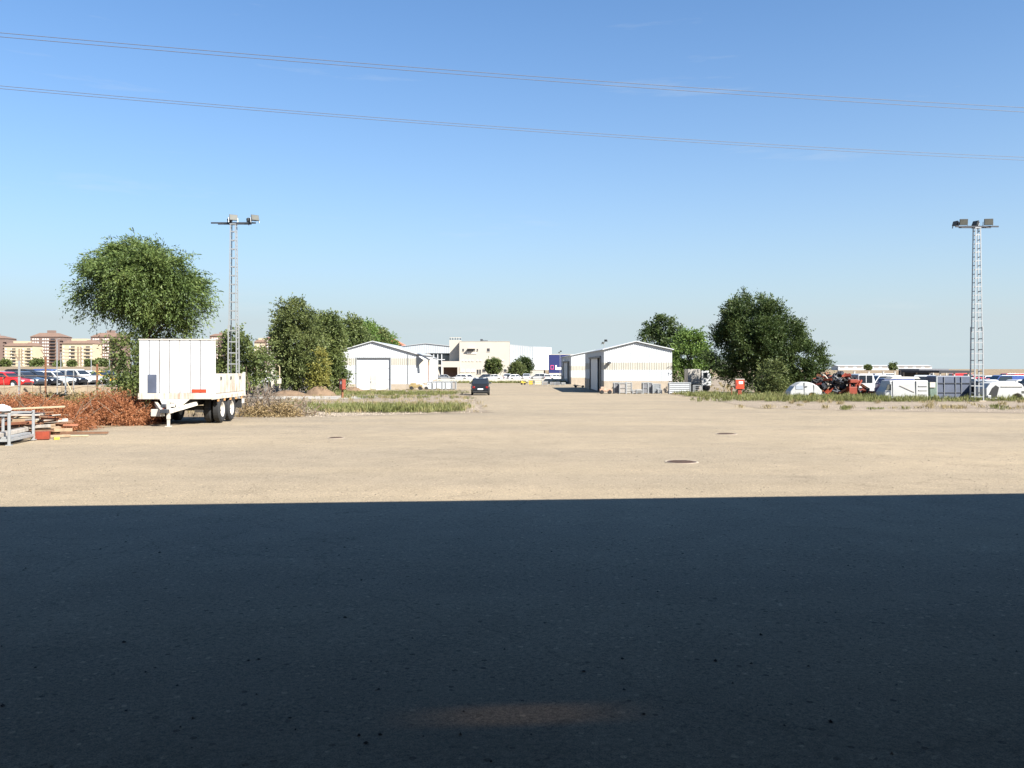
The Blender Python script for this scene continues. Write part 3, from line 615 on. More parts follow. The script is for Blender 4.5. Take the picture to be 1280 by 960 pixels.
cream_block('cream apartment block between the two brick towers', 77.5, 116, 429.5, 735, 6, (.35, .84))
cream_block('small cream block glimpsed behind the round young tree', 318, 334, 428, 830, 6, (.5,))
# far lamp posts
for i, (p, yt) in enumerate(((71, 424), (76, 441), (114, 440), (137, 442), (57.5, 446), (341.5, 447))):
    dd = 330; t = thing('street_lamp', ['tall thin lamp post before the middle brick tower', 'short pale lamp post right of the middle brick tower', 'pale lamp post before the right cream block', 'pale lamp post before the right brick tower', 'short pale post left of the tall thin lamp post', 'pale post beside the tall grey-green tree'][i], 'lamp post', at(p, dd), 0, 'far lamp posts')
    h = pz(yt, dd)-gz(dd); MB().tube([(0, 0, 0), (0, 0, h)], [.16, .10], 8).build('pole', M_steel, t); MB().bar((0, 0, h), (1.3, 0, h+.25), .12, .16).build('lamp_head', M_steel, t)

# ================================================================== VEHICLES
def paint(name, c, r=.25): return mat('paint_'+name, c, r, var=.06, scale=1.5, coat=.6)
P_white = paint('white', (.50, .50, .49)); P_black = mat('paint_black', (.010, .011, .014), .35, var=.1, coat=.15, spec=.35); P_dk = paint('charcoal', (.045, .05, .06)); P_red = paint('red', (.50, .02, .015))
P_silver = paint('silver', (.45, .47, .48)); P_yel = paint('amber', (.66, .36, .03)); P_blue = paint('blue', (.04, .07, .22)); P_grey = paint('grey', (.20, .21, .22))
KINDS = {  # L, W, H, cowl x, roof front, roof rear, tail x at belt, hood front z, belt z
    'hatch': (4.1, 1.76, 1.48, .95, .25, -1.45, -2.0, .72, .93),
    'suv': (4.4, 1.84, 1.64, 1.0, .35, -1.75, -2.12, .86, 1.05),
    'sedan': (4.5, 1.78, 1.44, .95, .2, -1.05, -1.75, .70, .92),
    'van': (4.7, 1.9, 1.95, 1.55, .85, -2.2, -2.32, .95, 1.12)}
MASTER = {}
def make_car(kind, par=None):
    L_, W_, H_, cx_, rf_, rr_, tl, hz, bz = KINDS[kind]; t = bpy.data.objects.new('parked_car', None); link(t)
    hl_ = L_/2; wb = L_*.3; wr = .33; ar = wr+.05; low = .24
    out = [(-hl_+.12, low+.05)]
    for c in (-wb-.05, wb+.02):
        out.append((c-ar-.04, low))
        for i in range(9): a = math.pi*(1-i/8); out.append((c+ar*math.cos(a), wr+ar*math.sin(a)*1.02))
        out.append((c+ar+.04, low))
    out += [(hl_-.15, low+.02), (hl_-.02, .40), (hl_, .56), (hl_-.06, hz-.06), (hl_-.22, hz+.03), (cx_+.05, bz-.03), (cx_-.3, bz), (tl+.1, bz+.02), (tl-.02, bz), (-hl_+.03, .72), (-hl_, .5)]
    def hw(x, z):
        a = abs(x)/hl_; return W_/2*(1-.16*max(0, a-.55)**2/.2025)*(1-.05*max(0, (.45-z)/.25)-.03*max(0, (z-.7)/.4))
    m_ = MB(); m_.prism([(x, -hw(x, z), z) for x, z in out], [(x, hw(x, z), z) for x, z in out])
    zr_ = H_
    gh = [(cx_+.02, bz-.04), (rf_+.08, zr_-.06), (rf_-.15, zr_-.01), ((rf_+rr_)/2, zr_), (rr_+.1, zr_-.04), (rr_-.08, zr_-.1), (tl+.02, bz-.02)]
    def gw(z): s_ = max(0, min(1, (z-bz)/(zr_-bz))); return W_/2*(.955-(.17 if kind != 'van' else .09)*s_)
    m_.prism([(x, -gw(z), z) for x, z in gh], [(x, gw(z), z) for x, z in gh])
    m_.build('body', P_white, t, bevel=.035, smooth=False)
    MB().box((0, 0, .30), (L_*.84, W_*.80, .24)).build('underbody', M_black, t)
    def gpt(x, z, s_, off=.012): return (x, s_*(gw(z)+off), z)
    zb_, zt_ = bz+.05, zr_-.13
    def xf(z): s_ = (z-bz)/(zr_-.06-bz); return cx_+(rf_+.08-cx_)*s_
    def xr(z): s_ = (z-bz)/(zr_-.1-bz); return tl+(rr_-.08-tl)*s_
    mid = (rf_+rr_)/2+.15
    for s_ in (-1, 1):
        for nm, q in (('side_window', [(xf(zb_)-.16, zb_), (xf(zt_)-.12, zt_), (mid+.05, zt_), (mid+.05, zb_)]), ('side_window', [(mid-.05, zb_), (mid-.05, zt_), (xr(zt_)+.2, zt_), (xr(zb_)+.26, zb_)])):
            if kind == 'van' and q[0][0] < mid: continue
            MB().prism([gpt(x, z, s_, .012) for x, z in q], [gpt(x, z, s_, -.02) for x, z in q]).build(nm, M_glass, t)
        MB().box((hl_-.12, s_*(hw(hl_-.1, .6)-.20), (hz+.5)/2+.02), (.16, .36, .15), Matrix.Rotation(-s_*.25, 3, 'Z')).build('headlight', M_lamp_w, t, bevel=.02)
        MB().box((-hl_+.06, s_*(hw(-hl_, .75)-.14), .80), (.13, .24, .20)).build('tail_light', M_lamp_r, t, bevel=.02)
        MB().box((xf(zb_)-.22, s_*(gw(bz)+.12), bz+.1), (.10, .2, .13)).build('mirror', P_dk, t, bevel=.02)
    def cross(nm, xa, za, xb_, zb2, off):
        wa, wb2 = gw(za)-.09, gw(zb2)-.09
        MB().prism([(xa+off, -wa, za), (xa+off, wa, za), (xb_+off, wb2, zb2), (xb_+off, -wb2, zb2)], [(xa-off, -wa, za-.01), (xa-off, wa, za-.01), (xb_-off, wb2, zb2-.01), (xb_-off, -wb2, zb2-.01)]).build(nm, M_glass, t)
    cross('windscreen', xf(zb_), zb_, xf(zt_), zt_, .014); cross('rear_window', xr(zb_+.02), zb_+.02, xr(zt_), zt_, -.014)
    MB().box((hl_-.01, 0, .42), (.05, W_*.6, .14)).build('grille', M_black, t); MB().box((-hl_-.005, 0, .62), (.03, .52, .12)).build('number_plate', M_plate, t)
    MB().box((-hl_+.02, 0, .36), (.10, W_*.78, .16)).build('rear_bumper', M_black, t, bevel=.02)
    tyre = MB().lathe([(.19, -.10), (.29, -.105), (wr, -.07), (wr, .07), (.29, .105), (.19, .10)], 'y', 22).mesh('wheel', M_black)
    rim_ = MB(); rim_.lathe([(.0, .055), (.05, .06), (.07, .04), (.17, .075), (.20, .09), (.20, -.08), (0, -.08)], 'y', 15); rm = rim_.mesh('rim', P_silver)
    for x in (-wb-.05, wb+.02):
        for s_ in (-1, 1):
            wv = inst(tyre, 'wheel', t, (x, s_*(W_/2-.12), wr), (0, 0, 0 if s_ > 0 else math.pi)); inst(rm, 'rim', wv)
    return t
def car(kind, label, loc, rz, m_, group, name='parked_car', cat='car', lift=0):
    first = kind not in MASTER
    if first: MASTER[kind] = make_car(kind)
    t = MASTER[kind] if first else copy_tree(MASTER[kind])
    t.name = name; t.location = loc+Vector((0, 0, lift)); t.rotation_euler = (0, 0, rz); tag(t, label, cat, group)
    for ch in t.children:
        if ch.name.split('.')[0] == 'body': ch.material_slots[0].link = 'OBJECT'; ch.material_slots[0].material = m_
    return t
# the black SUV driving away on the road
car('suv', 'black SUV seen from behind on the road, tail lights towards us', at(600.5, 87.5), R(92), P_black, None, 'black_suv')
# left lot: a column of cars side by side, noses to the right
G1 = 'cars in the left lot behind the fence'
NX = -43.6
col = [('sedan', P_red, 'red car, nearest at the left edge of the lot'), ('hatch', P_dk, 'charcoal car right behind the red car'), ('sedan', P_black, 'black car third in the left lot row'), ('hatch', P_silver, 'silver white hatchback in the middle of the left lot row'),
       ('sedan', P_black, 'black car between the pale hatchback and the white SUV'), ('suv', P_white, 'white SUV among the cars of the left lot row'), ('hatch', P_white, 'white hatchback next to the amber car'), ('sedan', P_yel, 'amber yellow car at the right end of the left lot row'), ('sedan', P_dk, 'dark car half hidden by the shrub behind the amber car')]
for i, (k_, p_, lb) in enumerate(col):
    L_ = KINDS[k_][0]; Y = 80.5+i*2.55; car(k_, lb, Vector((NX-L_/2-random.uniform(0, .3), Y, LZ)), R(random.uniform(-9, -4)), p_, G1)
col2 = [('sedan', P_blue, 'blue car roof'), ('hatch', P_red, 'dark red car roof'), ('sedan', P_grey, 'grey car roof'), ('suv', P_black, 'black SUV roof'), ('hatch', P_dk, 'charcoal hatchback roof'), ('suv', P_blue, 'blue SUV roof'), ('sedan', P_silver, 'silver car roof'), ('hatch', P_black, 'black hatchback roof')]
for i, (k_, p_, lb) in enumerate(col2):
    Y = 87+i*2.6; car(k_, lb+' in the second row of the left lot', Vector((NX-9.6-random.uniform(0, .5), Y, LZ)), R(180+random.uniform(-4, 4)), p_, G1)
for i, (p_, d_, c_, k_, lb) in enumerate(((336, 96, P_white, 'hatch', 'white hatchback behind the railings left of the tall trees'), (317, 100, P_silver, 'sedan', 'silver car behind the railings beside the trailer tailboard'), (296, 104, P_dk, 'hatch', 'dark car behind the left floodlight tower'))):
    car(k_, lb, Vector((px(p_, d_), d_, LZ)), R(8), c_, G1)
# office car park
G2 = 'cars parked in front of the office'
oc = [(557, P_grey, 'sedan', 'grey car before the office porch', 0), (587, P_white, 'hatch', 'white car left of the black SUV before the office', 0), (543, P_black, 'hatch', 'black car by the entrance canopy', 90), (574, P_white, 'hatch', 'white car by the porch pillar', 180), (616, P_white, 'sedan', 'white saloon under the ball-clipped tree', 180), (634, P_silver, 'suv', 'silver SUV seen from behind before the hall', 90), (645, P_white, 'hatch', 'white car before the grey olive tree', 20),
      (658, P_silver, 'suv', 'silver car before the open hall bay', 90), (673, P_white, 'suv', 'white SUV before the rounded hall corner', 160), (684, P_white, 'hatch', 'white car right of the hall corner', 90), (696, P_white, 'sedan', 'white car in front of the blue lorry', 10), (605, P_dk, 'hatch', 'dark car half hidden left of the clipped tree', 180)]
for i, (p_, c_, k_, lb, a) in enumerate(oc): car(k_, lb, at(p_, 203+(i % 3)*2.5), R(a), c_, G2)
# blue lorry behind
D4 = 236; t = thing('lorry', 'blue box lorry with a red square mark by the far shed', 'lorry', at(701, D4)); s_ = D4/F; hh = pz(443.5, D4)-gz(D4)
MB().span((-15*s_, -1.2, 1.1), (20*s_, 1.3, hh)).build('box_body', M_blue, t)
MB().span((-15.3*s_, -1.25, hh), (20*s_, 1.3, hh+.15)).build('roof_trim', M_paintw, t)
MB().span((-15*s_, -1.26, 1.1), (20*s_, -1.205, 1.6)).build('side_stripe', M_paintw, t)
for a, b_ in (((-13, 2.6), (-9, 2.75)), ((-13, 3.55), (-9, 3.7)), ((-13, 2.75), (-12.4, 3.55)), ((-9.6, 2.75), (-9, 3.55))): MB().span((a[0]*s_, -1.27, a[1]), (b_[0]*s_, -1.205, b_[1])).build('square_mark', mat('pink_mark', (.65, .08, .22), .5), t)
MB().span((-7*s_, -1.27, 2.5), (-5.4*s_, -1.205, 3.7)).build('letter', M_plate, t); MB().span((-5.4*s_, -1.27, 2.5), (2*s_, -1.205, 3.15)).build('letter', M_plate, t)
for x in (-11, -7, 10): MB().lathe([(0, -.15), (.45, -.15), (.5, -.1), (.5, .1), (.45, .15), (0, .15)], 'y', 18, (x*s_, -1.0, .5)).build('wheel', M_black, t)
MB().box((2*s_, 0, .85), (30*s_, 1.6, .3)).build('chassis', M_dsteel, t)

# ================================================================== TRAILER
fr = Vector((px(263, 33), 33.0, gz(33.0))); tz = fr.z
t = thing('flatbed_trailer', 'white two-axle trailer with a tall ribbed front box, parked by the brush', 'trailer', (fr.x, fr.y, tz), R(2.0))
TW = 2.62; DB, DT = .99, 1.14; BT = 3.2; TL = 4.75      # local: x from -TW to 0, y from 0 (front) back
grimy('trailer_white', (.53, .53, .525), (.34, .26, .18), .45); M_side = grimy('trailer_side_paint', (.50, .47, .40), (.24, .12, .06), .7)
MB().span((-TW, .0, DB), (0, TL, DT)).build('deck', M_paintw, t)
MB().span((-TW-.02, -.07, DB-.03), (.02, -.003, DT+.04)).build('front_beam', M_side, t, bevel=.012)
n_ = 7
for i in range(n_):
    a, b_ = -TW+TW*i/n_, -TW+TW*(i+1)/n_
    if i == 0:
        for q in (((a, DT+.04), (a+.02, BT)),): pass
    MB().span((a+.012, -.03, DT+.042), (b_-.012, .04, BT-.05)).build('front_panel', MATS['trailer_white'], t, bevel=.02)
bx_ = MB(); bx_.span((-TW, .041, DT+.003), (0, .66, BT-.03)); bx_.build('box', MATS['trailer_white'], t)
MB().span((-TW-.015, -.05, BT-.045), (.015, .68, BT)).build('top_rail', M_paintw, t, bevel=.01)
MB().span((-TW+.33, -.045, DT+.05), (-TW+.66, -.0305, DT+.74)).build('dark_hatch', M_slate, t, bevel=.01)
MB().span((-.66, -.055, DT+.07), (-.14, -.031, DT+.19)).build('red_reflector', M_red, t)
pan = (TL-.7)/3
for i in range(3):
    a = .69+pan*i; s_ = MB().span((-.06, a+.02, DT+.012), (.0, a+pan-.02, DT+.74)).build('side_board', M_side, t, bevel=.012)
    MB().span((-.002, a+pan*.42, DT+.52), (.03, a+pan*.5, DT+.64)).build('latch', M_dsteel, s_)
    MB().span((-TW, a+.02, DT+.012), (-TW+.06, a+pan-.02, DT+.74)).build('side_board', M_paintw, t)
MB().span((-TW, TL-.06, DT+.012), (-.09, TL, DT+.74)).build('tail_board', M_paintw, t)
for X in (-.08, -TW): MB().span((X, TL+.004, DB-.02), (X+.1, TL+.1, DT+.8)).build('corner_post', M_paintw, t)
MB().span((.002, .1, DB-.05), (.05, TL, DB+.08)).build('side_rail', M_side, t)
for i in range(5): MB().box((.03, .9+i*.82, DB-.1), (.05, .1, .09)).build('marker_light', mat('amber_lens', (.6, .3, .12), .3), t)
for X in (-TW*.33, -TW*.67): MB().span((X-.06, .1, DB-.3), (X+.06, TL-.1, DB-.003)).build('chassis_rail', M_dsteel, t)
wt = MB().lathe([(.30, -.13), (.46, -.14), (.525, -.09), (.525, .09), (.46, .14), (.30, .13)], 'x' if 0 else 'y', 28).mesh('tyre', M_black)
rimm = MB().lathe([(0, .07), (.08, .09), (.10, .02), (.22, .0), (.25, .09), (.31, .12), (.31, -.12), (0, -.12)], 'y', 24).mesh('rim', M_paintw)
for Y in (1.55, 2.85):
    MB().bar((-TW+.2, Y, .53), (-.2, Y, .53), .13).build('axle', M_dsteel, t)
    for X, s_ in ((.02, 1), (-.32, 1), (-TW-.02, -1), (-TW+.32, -1)):
        wv = inst(wt, 'wheel', t, (X-.14*s_, Y, .525), (0, 0, R(-90) if s_ > 0 else R(90))); inst(rimm, 'rim', wv)
MB().span((-.4, TL-.55, .45), (.02, TL-.5, .82)).build('mudflap', M_black, t); MB().span((-.36, TL-.49, .62), (.06, TL-.2, .82)).build('tool_box', M_paintw, t, bevel=.02)
MB().prism([(-TW+.78, -.06, DB-.033), (-TW+1.88, -.06, DB-.033), (-TW+1.52, -.35, .60), (-TW+1.06, -.35, .60)], [(-TW+.78, .0, DB-.033), (-TW+1.88, .0, DB-.033), (-TW+1.52, -.28, .60), (-TW+1.06, -.28, .60)]).build('drawbar_plate', M_paintw, t)
for s_ in (-1, 1): MB().bar((-TW/2+.02+s_*.75, .1, .80), (-TW/2+.02+s_*.12, -1.05, .55), .10, .14).build('drawbar', M_side, t)
MB().span((-TW/2-.12, -1.22, .50), (-TW/2+.16, -1.0, .64)).build('coupling', M_dsteel, t, bevel=.02)
MB().span((-TW+.70, -.75, .36), (-TW+1.12, -.5, .62)).build('battery_box', M_paintw, t, bevel=.02)
MB().box((-TW+1.15, -.62, .68), (.2, .25, .26)).build('hand_brake', M_dsteel, t, bevel=.03)
J = (-TW/2+.12, -1.0)
MB().bar((*J, .28), (*J, .95), .11).build('jack_leg', M_paintw, t); MB().bar((*J, 0.0), (*J, .28), .085).build('jack_foot', M_paintw, t); MB().box((*J, .02), (.2, .2, .035)).build('jack_plate', M_paintw, t)
MB().bar((J[0]+.05, J[1], .86), (J[0]+.22, J[1]-.05, .86), .03).build('jack_handle', M_dsteel, t)
for k_, X in enumerate((-TW/2-.1, -TW/2+.0, -TW/2+.08)):
    MB().tube([(X, -.06, DB-.1), (X+.05, -.3, .62+.03*k_), (X+.02, -.7, .70), (X, -1.05, .62)], .018, 6).build('air_hose', M_black if k_ else M_redp, t)
MB().span((-TW+1.75, .9, .42), (-.55, .96, .52)).build('cross_member', M_steel, t)

# ================================================================== FLOODLIGHT TOWERS
def lamp(par, loc, rz, tilt, s_=1.0, glass=M_lampglass):
    h = bpy.data.objects.new('floodlight', None); 
    rot = Matrix.Rotation(rz, 4, 'Z') @ Matrix.Rotation(tilt, 4, 'X')
    a, b_ = .36*s_, .27*s_
    o = MB().prism([(-a, -.14*s_, -b_), (a, -.14*s_, -b_), (a, -.14*s_, b_), (-a, -.14*s_, b_)], [(-a*.55, .26*s_, -b_*.5), (a*.55, .26*s_, -b_*.5), (a*.55, .26*s_, b_*.5), (-a*.55, .26*s_, b_*.5)]).build('floodlight', M_dsteel, par, bevel=.02)
    bpy.data.objects.remove(h)
    o.location = loc; o.rotation_euler = rot.to_euler()
    MB().span((-a*.88, -.17*s_, -b_*.86), (a*.88, -.142*s_, b_*.86)).build('lens', glass, o)
    for s2 in (-1, 1): MB().bar((s2*(a+.02), 0, .02), (s2*(a+.02), .02, -b_-.12), .03, .06).build('yoke', M_steel, o)
    return o
def mast(label, p, d_, arm, lamps, rz=0, w0=.62):
    b_ = at(p, d_); t = thing('floodlight_tower', label, 'tower', b_, rz, 'lattice floodlight towers'); H_ = 12.5; zs = 5.4
    def leg(z0, z1, a, c):
        for i in (-1, 1):
            for j in (-1, 1): MB().bar((i*a/2, j*a/2, z0), (i*c/2, j*c/2, z1), .075 if z0 < 1 else .06, up=(1, 0, 0)).build('leg', M_steel, t)
    leg(-.1, zs, w0, w0*.9); leg(zs-.35, H_, w0*.80, w0*.56)
    def wz(z): return w0*(1-.1*z/zs) if z < zs else w0*(.80-.24*(z-zs+.35)/(H_-zs+.35))
    z = .35; k_ = 0
    while z < H_-.15:
        a = wz(z)/2+.0
        for (p0, p1, up) in (((-a, -a), (a, -a), 0), ((-a, a), (a, a), 0), ((-a, -a), (-a, a), 1), ((a, -a), (a, a), 1)):
            zo = z+(.28 if up else 0)
            MB().bar((p0[0], p0[1]*1.06 if not up else p0[1], zo), (p1[0], p1[1]*1.06 if not up else p1[1], zo), .022, .075 if z < zs else .07).build('rung', M_steel, t)
        z += .78 if z < zs else .62; k_ += 1
    MB().box((0, 0, .02), (w0+.3, w0+.3, .14)).build('footing', M_conc, t)
    MB().box((0, 0, H_+.03), (w0*.7, w0*.7, .06)).build('cap_plate', M_steel, t)
    MB().bar((arm[0], -.12, H_+.11), (arm[1], -.12, H_+.11), .09, .10).build('cross_arm', M_dsteel, t)
    MB().bar((arm[0]*.75, .2, H_+.08), (arm[1]*.75, .2, H_+.08), .07, .07).build('cross_arm', M_dsteel, t)
    for l in lamps: lamp(t, Vector((l[0], l[1], H_+.44+l[4])), R(l[2]), R(l[3]), l[5]*.87)
    return t
mast('lattice floodlight tower at the right edge by the scrapped vans', 1221, 64, (-1.6, 1.5), [(-1.05, -.12, -6, 12, 0, .95), (-1.4, .2, -75, -18, -.08, .8), (.75, -.12, -10, 6, 0, 1.0), (.05, .2, -72, -25, -.08, .85)])
mast('lattice floodlight tower behind the white trailer', 292, 62.5, (-1.55, 1.6), [(0, -.12, 32, -12, .02, .95), (-.32, .15, -50, 10, -.12, .7), (1.05, .1, -60, 8, -.12, .8), (1.5, -.1, 42, -18, .0, .95)])

# ================================================================== HYDRANT CABINETS
def hydrant(label, p, d_, rz, wv):
    t = thing('hydrant_cabinet', label, 'hydrant box', at(p, d_), rz, 'red hydrant cabinets')
    MB().box((0, 0, .36), (.30 if wv else .15, .16, .80)).build('post', M_redp if wv else M_rust, t, bevel=.01)
    c = MB().span((-.36, -.16, .74), (.36, .16, 1.55)).build('cabinet', M_red if wv else M_redp, t, bevel=.02)
    MB().span((-.39, -.19, 1.552), (.39, .19, 1.61)).build('lid', M_paintw if wv else M_rust, c)
    MB().span((-.10, -.166, 1.18), (.24, -.1605, 1.40)).build('notice', M_plate, c)
    MB().span((-.30, -.17, 1.0), (-.26, -.1605, 1.3)).build('handle', M_dsteel, c)
hydrant('orange-red hydrant cabinet on a post before the largest dark tree', 924.5, 76, 0, True)
hydrant('red hydrant cabinet on a thin rusty post before the left shed', 428, 74, R(-58), False)
t = thing('marker_stake', 'short red stake beside the orange-red hydrant cabinet', 'stake', at(914.5, 77)); MB().box((0, 0, .38), (.09, .09, .76)).build('stake_post', M_rust, t, bevel=.01); MB().box((0, 0, .79), (.11, .11, .06)).build('stake_cap', M_redp, t)

# ================================================================== FENCE ALONG THE LEFT LOT
t = thing('wire_fence', 'rusty wire fence with mixed posts before the car lot', 'fence'); FY = 74.0
posts = [(-12, 448, M_wire, .10, 0), (24, 451, M_steel, .13, 1), (57, 446, M_rust, .10, 1), (71.5, 428, M_steel, .05, 0), (82, 463, M_steel, .10, 0), (92, 462, M_steel, .06, 0), (121.5, 455, M_rust, .12, 0), (140, 456, M_iron, .11, 0), (148, 457, M_iron, .11, 0)]
pw_ = [(px(p, FY), pz(y, FY)) for p, y, *_ in posts]
for (p, y, m_, r_, arm), (X, Z) in zip(posts, pw_):
    o = MB().bar((X, FY, gz(FY)-.1), (X, FY, Z), r_).build('post', m_, t)
    if arm: MB().bar((X, FY, Z-.02), (X-.35, FY-.1, Z+.6), r_*.8).build('angled_arm', M_wire, o)
MB().bar((px(86, FY), FY-.3, pz(478, FY)), (px(104, FY), FY-.8, pz(507, FY)), .06).build('brace', M_palew, t)
for k_, yy in enumerate((484.5, 493.5, 470)):
    pts = []
    for i in range(25):
        X = px(-30, FY)+(px(150, FY)-px(-30, FY))*i/24; pts.append((X, FY-.08, pz(yy, FY)+.12*math.sin(i*1.1+k_*2)*(.9 if k_ < 2 else .2)))
    MB().tube(pts, .022, 5).build('wire', M_wire, t)
for i in range(9):
    X = px(8+i*17, FY); MB().bar((X, FY-.06, gz(FY)), (X+random.uniform(-.3, .3), FY-.06, pz(474+random.uniform(-6, 6), FY)), .03).build('stay', M_wire, t)
t = thing('railing', 'short railing with white pillars at the corner of the left lot', 'railing'); FY = 79.2
for p in (313, 326, 331, 336, 341, 345): MB().bar((px(p, FY), FY, LZ), (px(p, FY), FY, pz(463, FY)), .05).build('bar', M_wire, t)
for p in (323.5, 341): MB().span((px(p, FY)-.12, FY-.1, LZ), (px(p, FY)+.12, FY+.1, pz(459.5, FY))).build('pillar', M_paintw, t)
MB().bar((px(300, FY), FY, pz(465, FY)), (px(349, FY), FY, pz(465, FY)), .05).build('top_rail', M_wire, t)
MB().tube([(px(349.5, FY), FY, LZ), (px(349.5, FY), FY, pz(459, FY)), (px(347.5, FY), FY-.1, pz(456.5, FY))], .05, 6).build('bent_post', M_palew, t)
MB().span((px(347, 78.8), 78.6, pz(479.5, 78.8)), (px(351, 78.8), 79.0, pz(473, 78.8))).build('end_pillar', M_paintw, t)

# ================================================================== BRUSH HEAPS
def heap(label, base, ell, n, K, slen, ll, lw, lm, twigm, seedv, ntw=40, droop=.35, name='brush_heap'):
    rng = np.random.default_rng(seedv); rg = random.Random(seedv); t = thing(name, label, 'brush pile', base)
    E = np.array(ell, float); vol = E[:, 3]*E[:, 4]*E[:, 5]; pick = rng.choice(len(E), n, p=vol/vol.sum()); u = nrm(rng.normal(size=(n, 3))); u[:, 2] = np.abs(u[:, 2])
    o = E[pick, :3]+u*(rng.random((n, 1))**.45)*E[pick, 3:]*.9; d = nrm(rng.normal(0, .7, (n, 3))+u*.5+np.array([.2, -.1, .1]))
    V = sprays(rng, o, d, slen*(.5+rng.random(n)), K, ll, lw, droop, ll*.3); V[:, 2] = np.maximum(V[:, 2], .0)
    inst(np_mesh('dry_foliage', V, 4, lm), 'dry_foliage', t)
    for i in range(ntw):
        j = rg.randrange(n); a = Vector(o[j]); dv = Vector(d[j]); q = a+dv*rg.uniform(.4, 1.1)+Vector((0, 0, rg.uniform(-.1, .35))); a.z = max(a.z, .03); q.z = max(q.z, .03)
        MB().tube([a, a.lerp(q, .5)+Vector((rg.uniform(-.08, .08), 0, rg.uniform(-.05, .1))), q], [.02, .014, .006], 5).build('twig', twigm, t)
    return t
HB1 = leafmat('dry_rust', [(.13, .044, .018), (.29, .108, .044), (.44, .21, .10)], .25)
HB2 = leafmat('dry_tan', [(.17, .12, .06), (.28, .20, .095), (.40, .31, .17)], .3)
HB3 = leafmat('dry_grey', [(.12, .09, .065), (.20, .16, .12), (.30, .25, .19)], .2)
M_twig = mat('twig', (.22, .15, .10), .9, var=.4)
heap('tall rust-brown heap of dead conifer boughs against the trailer', Vector((-14.55, 33.5, gz(33.5))), [(0, 0, .1, 1.3, 1.5, 1.15), (-.9, .3, .1, 1.3, 1.4, 1.15), (.5, -.6, 0, .8, .9, .7)], 3400, 13, .42, .075, .011, HB1, M_twig, 41, 36)
heap('middle rust-brown heap of dead boughs behind the timber', Vector((-15.4, 29.2, gz(29.2))), [(0, 0, 0, 1.3, 1.8, .95), (-.9, -.6, 0, 1.2, 1.5, 1.0), (.5, .6, 0, .9, 1.2, .7)], 3400, 13, .40, .07, .010, HB1, M_twig, 42, 36)
heap('low reddish heap of dead boughs far left beyond the steel rack', Vector((-19.6, 31.5, gz(31.5))), [(0, 0, 0, 2.4, 1.9, 1.05), (2.0, 1.0, 0, 1.5, 1.5, 1.0)], 3400, 12, .42, .08, .012, HB1, M_twig, 43, 26)
heap('rust-brown heap of dead boughs at the left edge before the fence', Vector((px(25, 37), 37, gz(37))), [(0, 0, 0, 2.6, 1.6, 1.05), (-3, 0, 0, 2.2, 1.6, .9), (2.4, .5, 0, 1.4, 1.4, .9)], 3000, 12, .45, .09, .013, HB1, M_twig, 48, 20)
heap('grey-tan heap of dry branches just right of the trailer', Vector((px(335, 41), 41, gz(41))), [(-.4, 0, 0, 1.2, 1.2, 1.35), (.6, -.3, 0, 1.2, 1.1, .8), (1.7, -.4, 0, 1.0, .9, .5)], 900, 10, .5, .10, .013, HB3, M_twig, 44, 70)
heap('yellowish heap of dry weeds in front of the grey branches', Vector((px(334, 39.6), 39.6, gz(39.6))), [(-.6, 0, 0, .8, .6, .55), (.6, 0, 0, 1.0, .6, .6)], 650, 9, .35, .10, .016, HB2, M_twig, 45, 20)
heap('green-tan band of weeds on the bank behind the brush', Vector((px(118, 52), 52, gz(52))), [(0, 0, 0, 2.2, 1.5, .62), (-3.2, 0, 0, 2.6, 1.5, .4), (1.9, 0, 0, 1.1, 1.0, .7)], 900, 9, .5, .15, .03, leafmat('dry_green', [(.17, .10, .04), (.21, .16, .06), (.20, .20, .07)], .3), M_twig, 46, 10, .1)
heap('tan dry weeds along the foot of the car lot wall', Vector((px(60, 66), 66, gz(66))), [(0, 0, 0, 6.5, 2.0, .3), (7, 2, 0, 4, 1.5, .3), (-8, 0, 0, 4, 2, .3)], 1100, 8, .45, .18, .03, HB2, M_twig, 47, 10, .15)
# dirt mounds under the tall trees
def mound(label, p, d_, wx, wy, h, seedv):
    rg = random.Random(seedv); n1, n2 = 26, 9; v = []; f = []
    for j in range(n2+1):
        for i in range(n1):
            r_ = j/n2; a = 2*math.pi*i/n1; e = (1-r_*r_)**1.3*h*(1+.35*rg.uniform(-1, 1)*(0 < j < n2)); v.append((math.cos(a)*r_*wx, math.sin(a)*r_*wy, max(e, 0)-.03*(j == n2)))
    for j in range(n2):
        for i in range(n1): a = j*n1+i; b_ = j*n1+(i+1) % n1; f.append((a, b_, b_+n1, a+n1))
    o = MB().add(v, f).build('dirt_mound', mat('mound_earth', (.19, .125, .075), .95, var=.4, scale=1.5, bump=.8), loc=at(p, d_), smooth=True); tag(o, label, 'mound')
mound('ochre earth mound between the two tall trees', 400, 84, 1.7, 1.2, .75, 1); mound('low ochre earth mound at the foot of the grey-green tree', 360, 83, 2.2, 1.4, .42, 2); mound('dark earth mound at the shed corner behind the hydrant cabinet', 441, 104, 1.6, 1.2, .45, 3)

